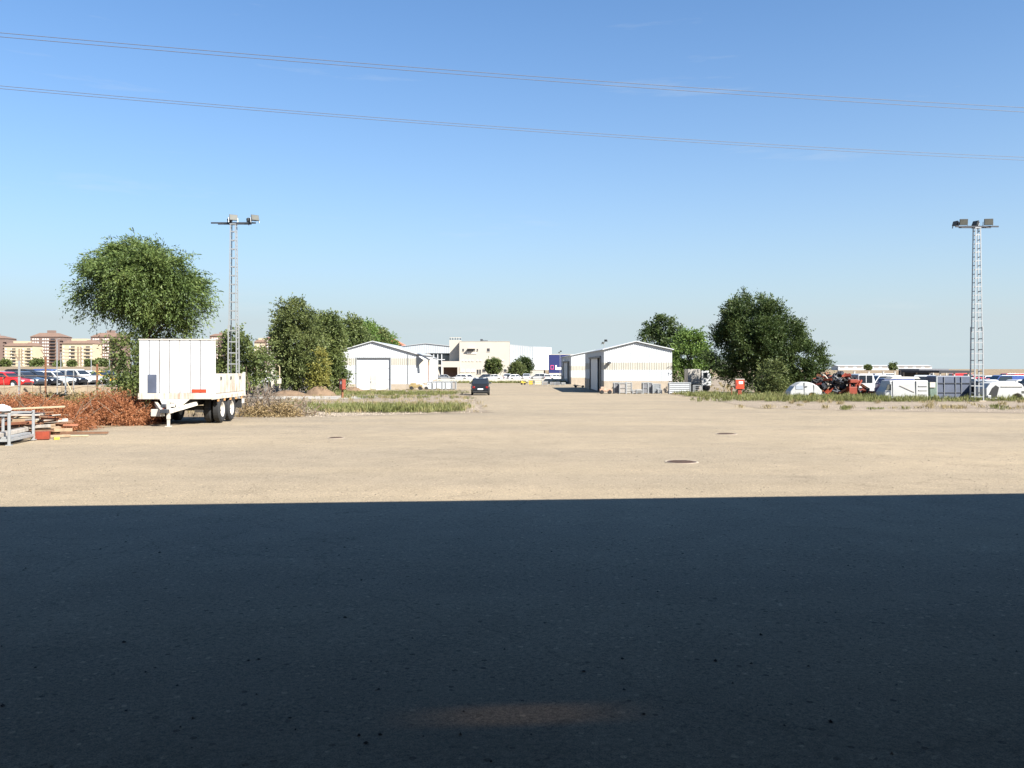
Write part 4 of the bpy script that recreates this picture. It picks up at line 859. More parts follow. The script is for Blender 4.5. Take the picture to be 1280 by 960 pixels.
# ================================================================== STEEL RACK AND TIMBER
A = Vector((-13.1, 23.1, 0)); B = Vector((-13.44, 24.9, 0)); ax = (B-A).normalized(); an = math.atan2(ax.y, ax.x)
t = thing('steel_rack', 'galvanised open steel rack with four posts at the left edge', 'rack', (A.x, A.y, gz(23.1)), an); L_ = (B-A).length; Wd = .78; Hh = .84
for x in (0, L_):
    for y in (0, Wd): MB().bar((x, y, 0), (x, y, Hh), .065).build('post', M_steel, t, bevel=.008); MB().box((x, y, .012), (.14, .14, .024)).build('foot', M_steel, t)
for y in (0, Wd): MB().bar((.04, y, .14), (L_-.04, y, .14), .05, .07).build('rail', M_steel, t)
for x in (0, L_): MB().bar((x, .04, .14), (x, Wd-.04, .14), .05, .07).build('rail', M_steel, t); MB().bar((x, .045, Hh-.05), (x, Wd-.045, Hh-.05), .045).build('top_bar', M_steel, t)
MB().bar((.04, 0, Hh-.03), (L_-.04, 0, Hh-.03), .022).build('top_rod', M_steel, t)
MB().span((.05, .05, .176), (L_-.05, Wd-.05, .225)).build('deck_plate', M_steel, t)
def plank(label, c, l, wv, th, yaw, pitch, m_, g_=True, roll=0):
    o = MB().box((0, 0, 0), (l, wv, th)).build('plank', m_, loc=c, rot=(roll, pitch, yaw), bevel=.006); return tag(o, label, 'plank', 'timber heaped behind the rack' if g_ else None)
def rackpt(x, y, z): return Vector((A.x, A.y, gz(23.1)+z))+ax*x+Vector((-ax.y, ax.x, 0))*y
plank('long weathered beam lying on the deck of the steel rack', rackpt(L_*.45, .3, .28), 2.5, .22, .10, an, -.01, M_wood[2], False)
rg = random.Random(9)
for i in range(64):
    lay = i//11; yv = rg.uniform(25.4, 27.6); xv = -14.15+(yv-25.4)*-.25+rg.uniform(-.95, .65)*(1-.12*lay)
    plank('rough brown plank tangled in the timber heap behind the steel rack', Vector((xv, yv, gz(yv)+.05+lay*.12+rg.uniform(0, .05))), rg.uniform(.5, 1.5), rg.uniform(.07, .17), rg.uniform(.03, .10), rg.uniform(-.6, .6)+(0 if i % 3 else 1.2), rg.uniform(-.10, .10), M_wood[rg.choice((0, 1, 1, 3, 0, 2))], True, rg.uniform(-.3, .3))
plank('pale long board on top of the timber heap', Vector((-14.5, 26.0, gz(26)+.86)), 2.6, .12, .05, .15, -.04, M_palew, False)
plank('short cream board sticking out of the timber heap', Vector((-14.2, 25.9, gz(26)+.55)), .7, .3, .08, .1, 0, M_palew, False, .25)
plank('red painted block on the ground at the foot of the rack', Vector((px(49, 25.0), 25.2, gz(25)+.13)), .35, .22, .22, .3, 0, M_redp, False)
o = plank('small yellow offcut lying at the edge of the timber heap', Vector((px(68.5, 25.2), 25.3, gz(25.3)+.04)), .14, .1, .07, .6, 0, M_yel, False)
plank('long brown board lying flat on the paving right of the timber heap', Vector((px(97, 27), 27.4, gz(27.4)+.06)), 1.4, .16, .06, .15, 0, M_wood[1], False)
plank('pale board lying flat on the paving in front of the brown board', Vector((px(84, 26.4), 26.5, gz(26.5)+.03)), 1.1, .14, .04, .12, 0, M_palew, False)
plank('tan board poking from the timber heap onto the paving', Vector((px(62, 25.8), 25.9, gz(25.9)+.06)), 1.0, .16, .06, .5, 0, M_wood[0], False)
# white sack on the rack end
mb = MB(); rgx = random.Random(3)
mb.lathe([(0, .0), (.20, .01), (.23, .06), (.18, .14), (.08, .18), (0, .19)], 'z', 14); mb.v = [(x*(1+.15*math.sin(5*math.atan2(y, x))), y*.9, z*(1+.1*math.cos(3*x*9))) for x, y, z in mb.v]
o = mb.build('plastic_sack', mat('white_plastic', (.75, .76, .78), .4, var=.1), loc=rackpt(L_-.12, Wd-.02, Hh-.03), smooth=True); tag(o, 'white plastic sack slumped on top of the steel rack post', 'sack')

# ================================================================== GOODS AROUND THE SHEDS
def cage(label, p, wpx, y0, y1, d_, dep, m_, name='steel_stillage', cat='crate', bars=5, solid=True, rz=0, group='crates stacked in front of the right shed'):
    b_ = at(p, d_); wv = pw(wpx, d_); h = pw(y1-y0, d_); t = thing(name, label, cat, b_, rz, group)
    for x in (-wv/2, wv/2):
        for y in (0, dep): MB().bar((x, y, 0), (x, y, h), .07).build('post', M_steel, t)
    if solid: MB().span((-wv/2+.04, .03, .1), (wv/2-.04, dep-.03, h-.06)).build('box_body', m_, t)
    for i in range(bars): z = .12+(h-.2)*i/max(1, bars-1); MB().bar((-wv/2+.036, -.012, z), (wv/2-.036, -.012, z), .03).build('slat', M_steel, t)
    for z in (.06, h-.02): MB().bar((-wv/2+.04, dep, z), (wv/2-.04, dep, z), .05).build('rail', M_steel, t)
    return t
M_dg = mat('dark_grey_box', (.16, .16, .17), .6, var=.25); M_gb = mat('grey_brown_box', (.30, .27, .24), .7, var=.2)  # on the right-shed crates the dark grey is painted shade of their sides
cage('shade-grey crate left of the grey-brown crate at the right shed', 770.5, 5.5, 478, 492, 93, 1.0, M_dg, bars=3)
cage('grey-brown crate with a pale post on its left', 778.5, 8, 478.5, 492.5, 92.5, 1.0, M_gb, bars=3)
cage('white wire cage between grey-brown crate and beige wall', 786.5, 6.5, 477.5, 492, 92.5, 1.0, M_paintw, bars=7)
cage('small low white crate on the ground by the shed wall', 800, 8, 486.5, 492, 92, .8, M_paintw, bars=4)
cage('small low brown crate joined to the white one', 793.3, 4.5, 487, 492, 92, .8, M_gb, bars=2)
cage('shade-grey tall crate right of the beige wall gap', 807, 6, 478, 492, 93.5, 1.0, M_dg, bars=3)
cage('narrow shade-grey crate next to the silver bins', 813, 4.5, 477.5, 491.5, 93.5, 1.0, M_dg, bars=3)
cage('silver ribbed bins stacked in front of the shed', 821, 9.5, 478, 490.5, 93.2, 1.0, M_steel, bars=5)
cage('low silver bin beside the stacked silver bins', 825, 4.5, 484.5, 490.5, 92.4, .8, M_steel, bars=3)
cage('wide white slatted panel crate at the right corner of the shed', 850, 26.5, 477.5, 492, 91.5, .5, mat('panel_white', (.46, .47, .47), .5, var=.1), bars=6)
for i, (p, wv, lb) in enumerate(((537, 6, 'first grey metal cabinet of the row right of the left shed'), (543.5, 4.5, 'second, narrow grey cabinet of the row right of the left shed'), (549.5, 6, 'third grey cabinet of the row right of the left shed'), (555, 3.5, 'fourth, narrow cabinet of the row right of the left shed'), (561, 6.5, 'fifth, wide grey cabinet of the row right of the left shed'), (567.5, 4.5, 'last darker cabinet of the row right of the left shed'))):
    cage(lb, p, wv, 475.5, 486, 114, 1.1, mat('pale_grey_box', (.50, .52, .53), .5, var=.12) if i < 5 else M_gb, 'metal_cabinet', 'cabinet', 2, True, 0, 'grey cabinets in a row by the left sheds')
# pallet trucks and compactor-like machines
def machine(label, p, d_, wv, h, m_, rz=0):
    t = thing('site_machine', label, 'machine', at(p, d_), rz)
    MB().box((0, 0, h*.45), (wv, wv*.5, h*.35)).build('body', m_, t, bevel=.05); MB().box((-wv*.2, 0, h*.72), (wv*.4, wv*.4, h*.3)).build('hood', m_, t, bevel=.05)
    for x in (-wv*.32, wv*.32):
        for y in (-wv*.22, wv*.22): MB().lathe([(0, -.08), (h*.22, -.08), (h*.25, 0), (h*.22, .08), (0, .08)], 'y', 14, (x, y, h*.25)).build('wheel', M_black, t)
    MB().tube([(wv*.45, -.15, h*.5), (wv*.62, -.15, h*.9), (wv*.62, .15, h*.9), (wv*.45, .15, h*.5)], .025, 6).build('handle', M_dsteel, t)
machine('tan site machine at the corner of the left shed', 520, 113, 1.7, 1.0, mat('tan_machine', (.30, .22, .09), .6, var=.4))
machine('pale machine with black tyres next to the grey cabinets', 529.5, 113, 1.1, .9, M_paintw)
machine('low cream cart at the left corner of the right shed', 757, 92.5, 1.3, .85, mat('cream_rust', (.42, .33, .24), .7, var=.4, scale=4, col2=(.28, .12, .07)))
machine('low tan cart in front of the shaded shed door', 724, 128, 1.6, .7, M_conc)
machine('yellow wheeled machine at the end of the road', 654, 150, .8, .75, M_yel)
for i, (p, wv, y0, m_, lb) in enumerate(((663.5, 6, 475.5, M_yel, 'yellow bin at the end of the road'), (673, 9, 475.5, mat('yellow_white_mix', (.72, .6, .38), .6, var=.3), 'yellow and white crate right of the yellow bin'), (681.5, 6.5, 477, M_gb, 'grey pallet box right of the yellow and white crate'), (690.5, 5, 478, M_gb, 'small grey box nearest the far shed'), (697, 6, 478, M_dg, 'dark box beside the far shed'), (704.5, 4.5, 478.5, M_paintw, 'white block at the door of the far shed'))):
    cage(lb, p, wv, y0, 482, 146, 1.0, m_, 'storage_box', 'box', 3, True, 0, 'boxes at the end of the road')
# lorry wreck between the trees on the right
t = thing('box_lorry', 'grey-brown box body lorry with white cab under the trees right of the shed', 'lorry', at(869, 104)); s_ = 104/F; hh = pz(461.5, 104)-gz(104)
MB().span((-9*s_, 0, .9), (6.5*s_, 2.2, hh)).build('box_body', mat('lorry_grey', (.36, .33, .29), .7, var=.2), t, bevel=.03)
cb = MB().prism([(8*s_, 0, .7), (20*s_, 0, .7), (20*s_, 0, 1.6), (17.5*s_, 0, hh*.93), (8*s_, 0, hh*.93)], [(8*s_, 2, .7), (20*s_, 2, .7), (20*s_, 2, 1.6), (17.5*s_, 2, hh*.93), (8*s_, 2, hh*.93)]).build('cab', P_white, t, bevel=.05)
MB().span((10*s_, -.015, 1.6), (15.5*s_, .02, hh*.85)).build('side_window', M_glass, cb)
MB().span((-9*s_, .3, .6), (19*s_, 1.8, .88)).build('chassis', M_dsteel, t)
for x in (-5, 0, 14): MB().lathe([(0, -.15), (.42, -.15), (.48, -.08), (.48, .08), (.42, .15), (0, .15)], 'y', 18, (x*s_, .2, .48)).build('wheel', M_black, t)
cage('pale wire trolley in front of the grey box lorry', 873, 9, 480, 491, 92, .8, M_steel, 'wire_trolley', 'trolley', 5, False, 0, None)
# floodlight poles on the sheds
for p, d_, yt, lb in ((755.5, 112, 427.5, 'small twin floodlight on a pole above the nearest right shed'), (700, 200, 440, 'tiny floodlight on a pole above the far right shed')):
    t = thing('roof_floodlight', lb, 'floodlight', (px(p, d_), d_, gz(d_))); h = pz(yt, d_)-gz(d_)
    MB().tube([(0, 0, 0), (0, 0, h)], .05, 6).build('pole', M_steel, t); lamp(t, Vector((-.16, 0, h-.1)), R(30), R(20), .55); lamp(t, Vector((.2, 0, h+.2)), R(-30), R(20), .55)

# ================================================================== SCRAP YARD ON THE RIGHT
def shell(label, p, d_, wpx, prof, dep, m_, rz=0, name='van_shell', cat='van'):
    """car body shell from a side outline (fractions of width, metres of height)"""
    b_ = at(p, d_); wv = pw(wpx, d_); t = thing(name, label, cat, b_, rz, 'scrapped vehicles in the right yard')
    top = max(z for _, z in prof)
    o1 = [(x*wv-wv/2, .06*max(0, (z/top-.5))*dep, z) for x, z in prof]; o2 = [(x, dep-y, z) for x, y, z in o1]
    MB().prism(o1, o2).build('body', m_, t, bevel=.05); return t, wv
M_van = mat('chalky_white', (.38, .38, .365), .5, var=.12, scale=1.2)
t, wv = shell('rounded white half car shell with a wheel arch, in the grass before the scrap', 1008, 75, 41, [(0, .12), (.02, .55), (.14, .98), (.32, 1.28), (.5, 1.36), (.68, 1.26), (.86, .98), (.97, .6), (1, .12), (.80, .12), (.77, .33), (.71, .42), (.64, .42), (.58, .33), (.55, .12)], 1.4, M_van)
MB().span((-.9, -.012, .72), (-.28, .03, 1.05)).build('side_window', mat('grey_window', (.30, .33, .37), .3), t); MB().span((-.20, -.014, .2), (-.16, .03, 1.3)).build('door_gap', M_dsteel, t); MB().span((-.1, -.03, .92), (.06, .02, .99)).build('door_handle', M_dsteel, t)
MB().span((.62, -.012, .2), (.65, .03, 1.1)).build('door_gap', M_dsteel, t); MB().lathe([(0, -.06), (.2, -.06), (.22, .06), (0, .06)], 'y', 16, (.5, .12, .22)).build('hub', M_rust, t)
t, wv = shell('white wheelless van shell with a cab window, nearest in the right yard', 1133, 68.5, 55, [(0, .05), (.0, .62), (.07, .98), (.12, 1.48), (.5, 1.53), (1, 1.5), (1, .05)], 1.6, M_van)
MB().prism([(-wv/2+.12, -.012, .75), (-wv/2+.52, -.012, .75), (-wv/2+.52, -.012, 1.2), (-wv/2+.27, -.012, 1.2)], [(-wv/2+.12, .05, .75), (-wv/2+.52, .05, .75), (-wv/2+.52, .05, 1.2), (-wv/2+.27, .05, 1.2)]).build('side_window', M_lampglass, t)
for x in (.62, 2.42): MB().span((-wv/2+x, -.016, .1), (-wv/2+x+.035, .03, 1.46)).build('panel_gap', M_dsteel, t)
for z in (.4, .72, 1.05): MB().span((wv/2-.75, -.03, z), (wv/2-.08, .02, z+.05)).build('rib', M_van, t)
MB().prism([(-wv/2+1.2, -.02, 1.12), (-wv/2+2.3, -.02, .62), (-wv/2+2.3, -.02, .57), (-wv/2+1.15, -.02, 1.09)], [(-wv/2+1.2, .02, 1.12), (-wv/2+2.3, .02, .62), (-wv/2+2.3, .02, .57), (-wv/2+1.15, .02, 1.09)]).build('dent_crease', M_gb, t)
rp = MB().prism([(-1.2, -.5, 0), (-.9, -.5, .25), (1.0, -.5, .22), (1.2, -.5, .06), (-1.05, -.5, .05)], [(-1.2, .7, 0), (-.9, .7, .25), (1.0, .7, .22), (1.2, .7, .06), (-1.05, .7, .05)]).build('roof_panel', M_paintw, loc=at(1128, 69.6, 1.56), bevel=.02); tag(rp, 'loose pale roof panel lying on the white van shell', 'panel')
t, wv = shell('slate-blue boxy van body with side ribs, left of the right tower', 1192, 70, 43, [(0, .05), (0, 1.78), (.04, 1.86), (.96, 1.86), (1, 1.8), (1, .05)], 1.8, M_slate)
for z in (.5, 1.25): MB().span((-wv/2+.05, -.03, z), (wv/2-.05, .02, z+.06)).build('rib', M_dsteel, t)
for x in (.22, .55, .72): MB().span((-wv/2+wv*x, -.035, .1), (-wv/2+wv*x+.04, .02, 1.8)).build('seam', M_grey if 0 else P_grey, t)
MB().span((-wv/2-.02, -.04, .1), (-wv/2+.08, .05, 1.84)).build('corner_trim', M_steel, t)
t, wv = shell('white van wreck with an open front, right of the right tower', 1258, 66.5, 50, [(0, .1), (.0, .9), (.1, 1.3), (.3, 1.42), (.72, 1.45), (.9, 1.22), (1, .8), (1, .15), (.92, .15), (.88, .42), (.78, .55), (.66, .42), (.62, .12)], 1.6, M_van)
MB().prism([(-wv/2+.05, -.015, .2), (-wv/2+.75, -.015, .2), (-wv/2+.95, -.015, 1.0), (-wv/2+.7, -.015, 1.15), (-wv/2+.45, -.015, .95)], [(-wv/2+.05, .05, .2), (-wv/2+.75, .05, .2), (-wv/2+.95, .05, 1.0), (-wv/2+.7, .05, 1.15), (-wv/2+.45, .05, .95)]).build('open_doorway', M_black, t)
MB().span((-wv/2+1.1, -.03, 1.02), (wv/2-.3, .02, 1.06)).build('trim_line', M_gb, t); MB().box((-wv/2+.15, -.1, .3), (.25, .15, .2)).build('bare_hub', M_steel, t, bevel=.03)
MB().span((wv/2-.35, -.02, .55), (wv/2-.1, .02, .72)).build('lamp_unit', M_lampglass, t)
t, wv = shell('white lorry cab with big windscreen behind the red scrap', 1088, 79, 30, [(0, .5), (0, 1.95), (.08, 2.05), (.62, 2.05), (.72, 1.3), (1, 1.2), (1, .5)], 1.9, P_white, 0, 'lorry_cab', 'lorry cab')
MB().span((-wv/2+.12, -.012, 1.25), (-wv/2+1.25, .03, 1.9)).build('side_window', M_glass, t); MB().span((-wv/2+.66, -.025, 1.25), (-wv/2+.72, -.013, 1.9)).build('window_post', P_white, t)
MB().span((-wv/2, .2, .15), (wv/2, 1.7, .5)).build('chassis', M_dsteel, t); MB().span((wv/2-.7, -.02, .55), (wv/2-.02, .02, .8)).build('bumper', M_dsteel, t)
t, wv = shell('blue vehicle top behind the white van shell', 1124, 76, 42, [(0, .1), (0, 1.2), (.1, 1.65), (.9, 1.72), (1, 1.4), (1, .1)], 1.6, P_blue)
MB().span((-wv/2+.4, -.012, 1.15), (wv/2-.3, .03, 1.5)).build('side_window', M_glass, t)
car('van', 'white van with a wide windscreen behind the wheelless shell', at(1156, 84), R(-120), P_white, 'scrapped vehicles in the right yard', 'scrap_van', 'van')
t, wv = shell('green and cream stripped body between the white and slate vans', 1167, 69.5, 9, [(0, .05), (0, 1.35), (1, 1.35), (1, .05)], 1.3, mat('dull_green', (.12, .17, .13), .7, var=.4)); MB().span((-wv/2-.02, -.05, .95), (wv/2*.4, -.003, 1.36)).build('cream_panel', M_paintw, t)
car('hatch', 'dark hatchback seen from behind through the right tower', at(1224, 70.5), R(85), P_black, 'scrapped vehicles in the right yard', 'scrap_car', 'car')
back = [(1238, 98, 'hatch', P_white, 20), (1236, 116, 'sedan', P_red, 170), (1255, 104, 'van', P_blue, 180), (1268, 98, 'hatch', P_white, 200), (1279, 112, 'sedan', P_dk, 10), (1252, 126, 'suv', P_dk, 0), (1290, 96, 'suv', P_grey, 100), (1270, 130, 'sedan', P_red, 0), (1212, 124, 'hatch', P_white, 0), (1103, 104, 'van', P_white, 190), (1135, 112, 'sedan', P_silver, 0), (1066, 108, 'van', P_white, 5)]
back += [(1243, 140, 'suv', P_silver, 0), (1262, 142, 'hatch', P_blue, 180), (1282, 138, 'hatch', P_white, 0), (1226, 134, 'sedan', P_red, 0), (1148, 128, 'sedan', P_dk, 0), (1112, 132, 'hatch', P_red, 180), (1086, 128, 'suv', P_dk, 0), (1160, 134, 'hatch', P_blue, 0)]
bl = ['white hatchback just right of the right tower', 'red car behind the white hatchback by the tower', 'blue van behind the open-fronted white wreck', 'white hatchback above the roof of the open-fronted wreck', 'charcoal saloon at the right edge of the yard', 'charcoal SUV in the far row right of the tower', 'grey SUV cut by the right edge', 'red saloon in the far row at the right edge', 'white hatchback far behind the slate van', 'white van behind the lorry cab', 'silver saloon far behind the wheelless shell', 'white van behind the red scrap', 'silver SUV in the farthest row right of the tower', 'blue hatchback in the farthest row right of the tower', 'white hatchback in the farthest row at the right edge', 'red saloon in the farthest row behind the right tower', 'charcoal saloon in the row behind the grey carport', 'red hatchback in the row behind the lorry cab', 'charcoal SUV in the far row above the red scrap', 'blue hatchback in the row under the grey carport roof']
for (p, d_, k_, c_, a), lb in zip(back, bl): car(k_, lb, at(p, d_), R(a), c_, 'cars stored behind the scrap vans')
ordn = ['first', 'second', 'third', 'fourth', 'fifth', 'sixth', 'seventh', 'eighth', 'ninth', 'tenth', 'eleventh', 'twelfth', 'thirteenth', 'fourteenth']
rg = random.Random(77)
for i in range(14):
    cn_, c_ = rg.choice((('white', P_white), ('charcoal', P_dk), ('silver', P_silver), ('black', P_black), ('red', P_red), ('white', P_white), ('blue', P_blue)))
    p = 1072+i*17+rg.uniform(-3, 3)
    car(rg.choice(('hatch', 'sedan', 'suv', 'van')), '%s from the left in the hindmost row of the right yard, %s' % (ordn[i], cn_), at(p, 152+rg.uniform(-3, 3)), R(rg.choice((0, 180))+rg.uniform(-8, 8)), c_, 'hindmost row of cars in the right yard')
# carports
def carport(label, a, b_, d_, ytop, dep, m_):
    X0, X1 = px(a, d_), px(b_, d_); zt_ = pz(ytop, d_)-gz(d_); t = thing('carport', label, 'carport', (X0, d_, gz(d_)))
    MB().span((0, 0, zt_-.25), (X1-X0, dep, zt_)).build('roof', m_, t)
    for x in (.2, (X1-X0)/2, X1-X0-.2):
        for y in (.2, dep-.2): MB().bar((x, y, -.05), (x, y, zt_-.252), .14).build('post', M_paintw, t)
    MB().span((0, dep-.1, 0), (X1-X0, dep-.02, zt_-.26)).build('back_wall', M_dsteel, t)
carport('black-roofed carport above the slate van', 1174, 1214, 92, 463.2, 9, mat('black_roof', (.03, .03, .035), .8)); carport('grey flat-roofed carport behind the white vans', 1149, 1186, 112, 461, 6, M_dg)
for i, p in enumerate((1104, 1118.5, 1133, 1147.5, 1068, 1086)):
    t = thing('fence_post', ['pale fence post above the lorry cab', 'pale fence post left of the blue vehicle top', 'pale fence post above the blue vehicle top', 'pale fence post at the left end of the grey carport', 'pale fence post above the red scrap', 'pale fence post over the lorry cab roof'][i], 'post', at(p, 120), 0, 'posts of the right yard fence'); h = pz(464.5, 120)-gz(120)
    MB().box((0, 0, h/2), (.2, .2, h)).build('shaft', M_paintw, t); MB().box((0, 0, h+.03), (.28, .28, .06)).build('cap', M_paintw, t)
# scrap heap of red machine parts
rg = random.Random(21); hx, hd = 1050, 79.0; base = at(hx, hd)
for i in range(150):
    u = rg.uniform(-1, 1); hmax = 1.95*(1-abs(u+.1)**2.6)+.15; zc = rg.uniform(.05, 1)*hmax; X = base.x+u*2.55; Y = hd+rg.uniform(-.9, 1.3)
    kind = i % 5; rot = (rg.uniform(-.9, .9), rg.uniform(-.7, .7), rg.uniform(-1.5, 1.5)); loc = (X, Y, base.z+zc)
    if kind in (0, 1):
        red = rg.random() < .62; a, b_, c_ = rg.uniform(.45, 1.0), rg.uniform(.12, .4), rg.uniform(.06, .22); m_ = MB()
        m_.box((0, 0, 0), (a, b_, .03)); m_.box((0, b_/2, c_/2), (a, .03, c_)); m_.box((0, -b_/2, c_/2), (a, .03, c_))
        o = m_.build('scrap_channel', M_redp if red else M_rust, loc=loc, rot=rot); tag(o, 'red steel channel jumbled in the scrap heap' if red else 'rust-brown steel channel jumbled in the scrap heap', 'scrap', 'scrap heap pieces')
    elif kind == 2:
        r_ = rg.uniform(.2, .36); o = MB().lathe([(r_*.55, -.1), (r_*.9, -.11), (r_, -.06), (r_, .06), (r_*.9, .11), (r_*.55, .1), (r_*.55, -.1)], 'y', 18).build('old_tyre', M_black, loc=loc, rot=rot); tag(o, 'old black tyre buried in the scrap heap', 'tyre', 'scrap heap pieces')
    elif kind == 3:
        m_ = MB(); m_.box((0, 0, 0), (.5, .35, .3)); m_.box((.1, 0, .22), (.25, .3, .2)); m_.tube([(-.3, 0, 0), (-.45, .1, .1), (-.5, .2, .3)], .05, 7); m_.tube([(.25, -.1, .1), (.5, -.1, .15)], .07, 8)
        o = m_.build('engine_lump', M_dsteel if rg.random() < .6 else M_black, loc=loc, rot=rot, bevel=.02); tag(o, 'dark greasy engine lump in the scrap heap', 'scrap', 'scrap heap pieces')
    else:
        m_ = MB(); m_.tube([(-.5, 0, 0), (-.2, .1, .12), (.2, -.05, .1), (.55, 0, -.05)], [.05, .06, .05, .04], 7); m_.box((.5, 0, 0), (.2, .16, .12))
        sel = rg.random(); o = m_.build('bent_pipe', M_paintw if sel < .3 else (M_redp if sel < .6 else M_iron), loc=loc, rot=rot); tag(o, 'pale bent pipe in the scrap heap' if sel < .3 else ('red bent pipe in the scrap heap' if sel < .6 else 'rusty bent pipe in the scrap heap'), 'pipe', 'scrap heap pieces')
t = thing('machine_frame', 'upright red machine frame at the right side of the scrap heap', 'machine', at(1066.5, 77.6)); s_ = 78/F
MB().span((-5*s_, 0, .25), (5*s_, .8, .9)).build('lower_box', M_redp, t, bevel=.03); MB().span((-3.5*s_, .02, 1.25), (7*s_, .7, 1.55)).build('upper_box', M_redp, t, bevel=.03)
for x in (-3, 4.5): MB().bar((x*s_, .2, .9), (x*s_, .2, 1.25), .12).build('upright', M_redp, t)
MB().box((.05, .05, .12), (.5, .5, .25)).build('foot', M_iron, t)
# long white building on the right horizon
dd = 880; t = thing('long_building', 'long low white building on the right horizon', 'building', (px(1048, dd), dd, gz(dd))); Lb = px(1165, dd)-px(1048, dd); hh = pz(457.4, dd)-gz(dd)
MB().span((0, 0, -1), (Lb, 20, hh)).build('wall', M_white, t); MB().prism([(-.5, -.6, hh), (Lb+.5, -.6, hh), (Lb+.5, 10, hh+.9), (-.5, 10, hh+.9)], [(-.5, 20.6, hh), (Lb+.5, 20.6, hh), (Lb+.5, 10.1, hh+.9), (-.5, 10.1, hh+.9)]).build('roof', M_white, t)
for i in range(11): MB().span((Lb*(i+.15)/11, -.12, hh*.55), (Lb*(i+.75)/11, 0, hh*.85)).build('window', M_gb, t)

# ================================================================== MANHOLES
def manhole(label, p, y, r_):
    dep = (y-HY)/F; d_ = CAMZ/(dep-.0115); o = thing('manhole_cover', label, 'manhole cover', at(p, d_, .002))
    m_ = MB().lathe([(0, .012), (r_*.8, .012), (r_*.82, .008), (r_, .008), (r_, -.02)], 'z', 28)
    m_.build('lid', M_iron, o)
    for i in range(-3, 4):
        hw_ = math.sqrt(max(0, (r_*.75)**2-(i*r_*.2)**2)); MB().span((-hw_, i*r_*.2-.012, .0125), (hw_, i*r_*.2+.012, .02)).build('rib', M_iron, o)
    MB().lathe([(r_*1.01, .006), (r_*1.13, .010), (r_*1.16, -.01)], 'z', 28).build('ring', M_conc, o)
manhole('rusty round manhole cover nearest in the sunlit yard', 852, 577.5, .31); manhole('farther dark manhole cover in the right yard', 908, 542.5, .30); manhole('small dark manhole cover in the paving before the left verge', 420, 547.5, .22)

# ================================================================== OVERHEAD LINES
def wire(label, ya, yb, yc, A_, B_):
    xa, da = -640/F*A_, A_; xb, db = 640/F*B_, B_; dm = da+(db-da)*(0-xa)/(xb-xa)
    za, zm, zb = CAMZ+(HY-ya)/F*da, CAMZ+(HY-yb)/F*dm, CAMZ+(HY-yc)/F*db
    co = np.polyfit([xa, 0, xb], [za, zm, zb], 2); pts = []
    for i in range(61):
        x = -150+330*i/60; pts.append((x, da+(db-da)*(x-xa)/(xb-xa), float(np.polyval(co, x))))
    o = MB().tube(pts, .03, 5).build('power_cable', M_cable); tag(o, label, 'cable', 'overhead power cables'); return pts
E1 = wire('upper cable of the higher pair across the sky', 41, 93.5, 134.5, 90, 115); wire('lower cable of the higher pair across the sky', 46, 98, 140, 90, 115)
E2 = wire('upper cable of the lower pair across the sky', 107.3, 159.5, 196.5, 107, 143); wire('lower cable of the lower pair across the sky', 110.7, 162.5, 200.3, 107, 143)
for k_, side_ in ((0, 'left'), (-1, 'right')):                   # pylons that carry the lines, outside the picture
    a, b_ = Vector(E1[k_]), Vector(E2[k_]); c = (a+b_)/2; zt_ = max(a.z, b_.z)
    t = thing('pylon', 'steel lattice pylon carrying the cables beyond the %s edge' % side_, 'pylon', (c.x, c.y, gz(c.y)))
    for i in (-1, 1):
        for j in (-1, 1): MB().bar((i*2.2, j*2.2, -.2), (i*.4, j*.4, zt_-gz(c.y)), .2).build('leg', M_steel, t)
    MB().bar((a.x-c.x, a.y-c.y, zt_-gz(c.y)+.15), (b_.x-c.x, b_.y-c.y, zt_-gz(c.y)+.15), .3).build('cross_arm', M_steel, t)

# ================================================================== GRASS, WEEDS, STONES
def blades(name, label, regs, n, h, wv, lm, seedv, clump=.5, zoff=.0):
    """regs: list of (x0 fn/y-range) quads given as ((y0,xl0,xr0),(y1,xl1,xr1), weight)"""
    rng = np.random.default_rng(seedv); P = []
    tot = sum(r[2] for r in regs)
    for a, b_, wt_ in regs:
        k_ = int(n*wt_/tot); nc = max(8, int(k_*clump/8)); tcl = rng.random(nc)*1.1-.05+rng.normal(0, .05, nc); ucl = rng.random(nc)*1.06-.03+rng.normal(0, .035, nc)
        pick = rng.integers(0, nc, k_); t_ = tcl[pick]; u_ = ucl[pick]
        y = a[0]+(b_[0]-a[0])*t_; xl = a[1]+(b_[1]-a[1])*t_; xr = a[2]+(b_[2]-a[2])*t_
        x = xl+(xr-xl)*u_+rng.normal(0, .12, k_); y = y+rng.normal(0, .12, k_); hs = (.45+.75*rng.random(nc))[pick]
        P.append(np.stack([x, y, np.array([gz(v) for v in y])+zoff, hs], 1))
    P = np.concatenate(P); N = len(P); o = P[:, :3]; hh_ = (h*P[:, 3]*(.6+.6*rng.random(N)))[:, None]
    lean = rng.normal(0, .28, (N, 3)); lean[:, 2] = 1; an_ = rng.random(N)*math.pi; s_ = np.stack([np.cos(an_), np.sin(an_), np.zeros(N)], 1)*wv*(.6+.8*rng.random((N, 1)))
    tip = o+lean*hh_; mid_ = o+lean*hh_*.5+np.array([0, 0, .03])
    V = np.stack([o-s_*.6, mid_-s_, tip, mid_+s_], 1).reshape(-1, 3)
    ob = inst(np_mesh(name, V, 4, lm), name); return tag(ob, label, 'grass', None, 'stuff')
GR1 = leafmat('grass_green', [(.10, .112, .035), (.165, .178, .055), (.28, .25, .11)], .35)
GR2 = leafmat('grass_dry', [(.20, .155, .07), (.29, .23, .11), (.38, .31, .17)], .3)
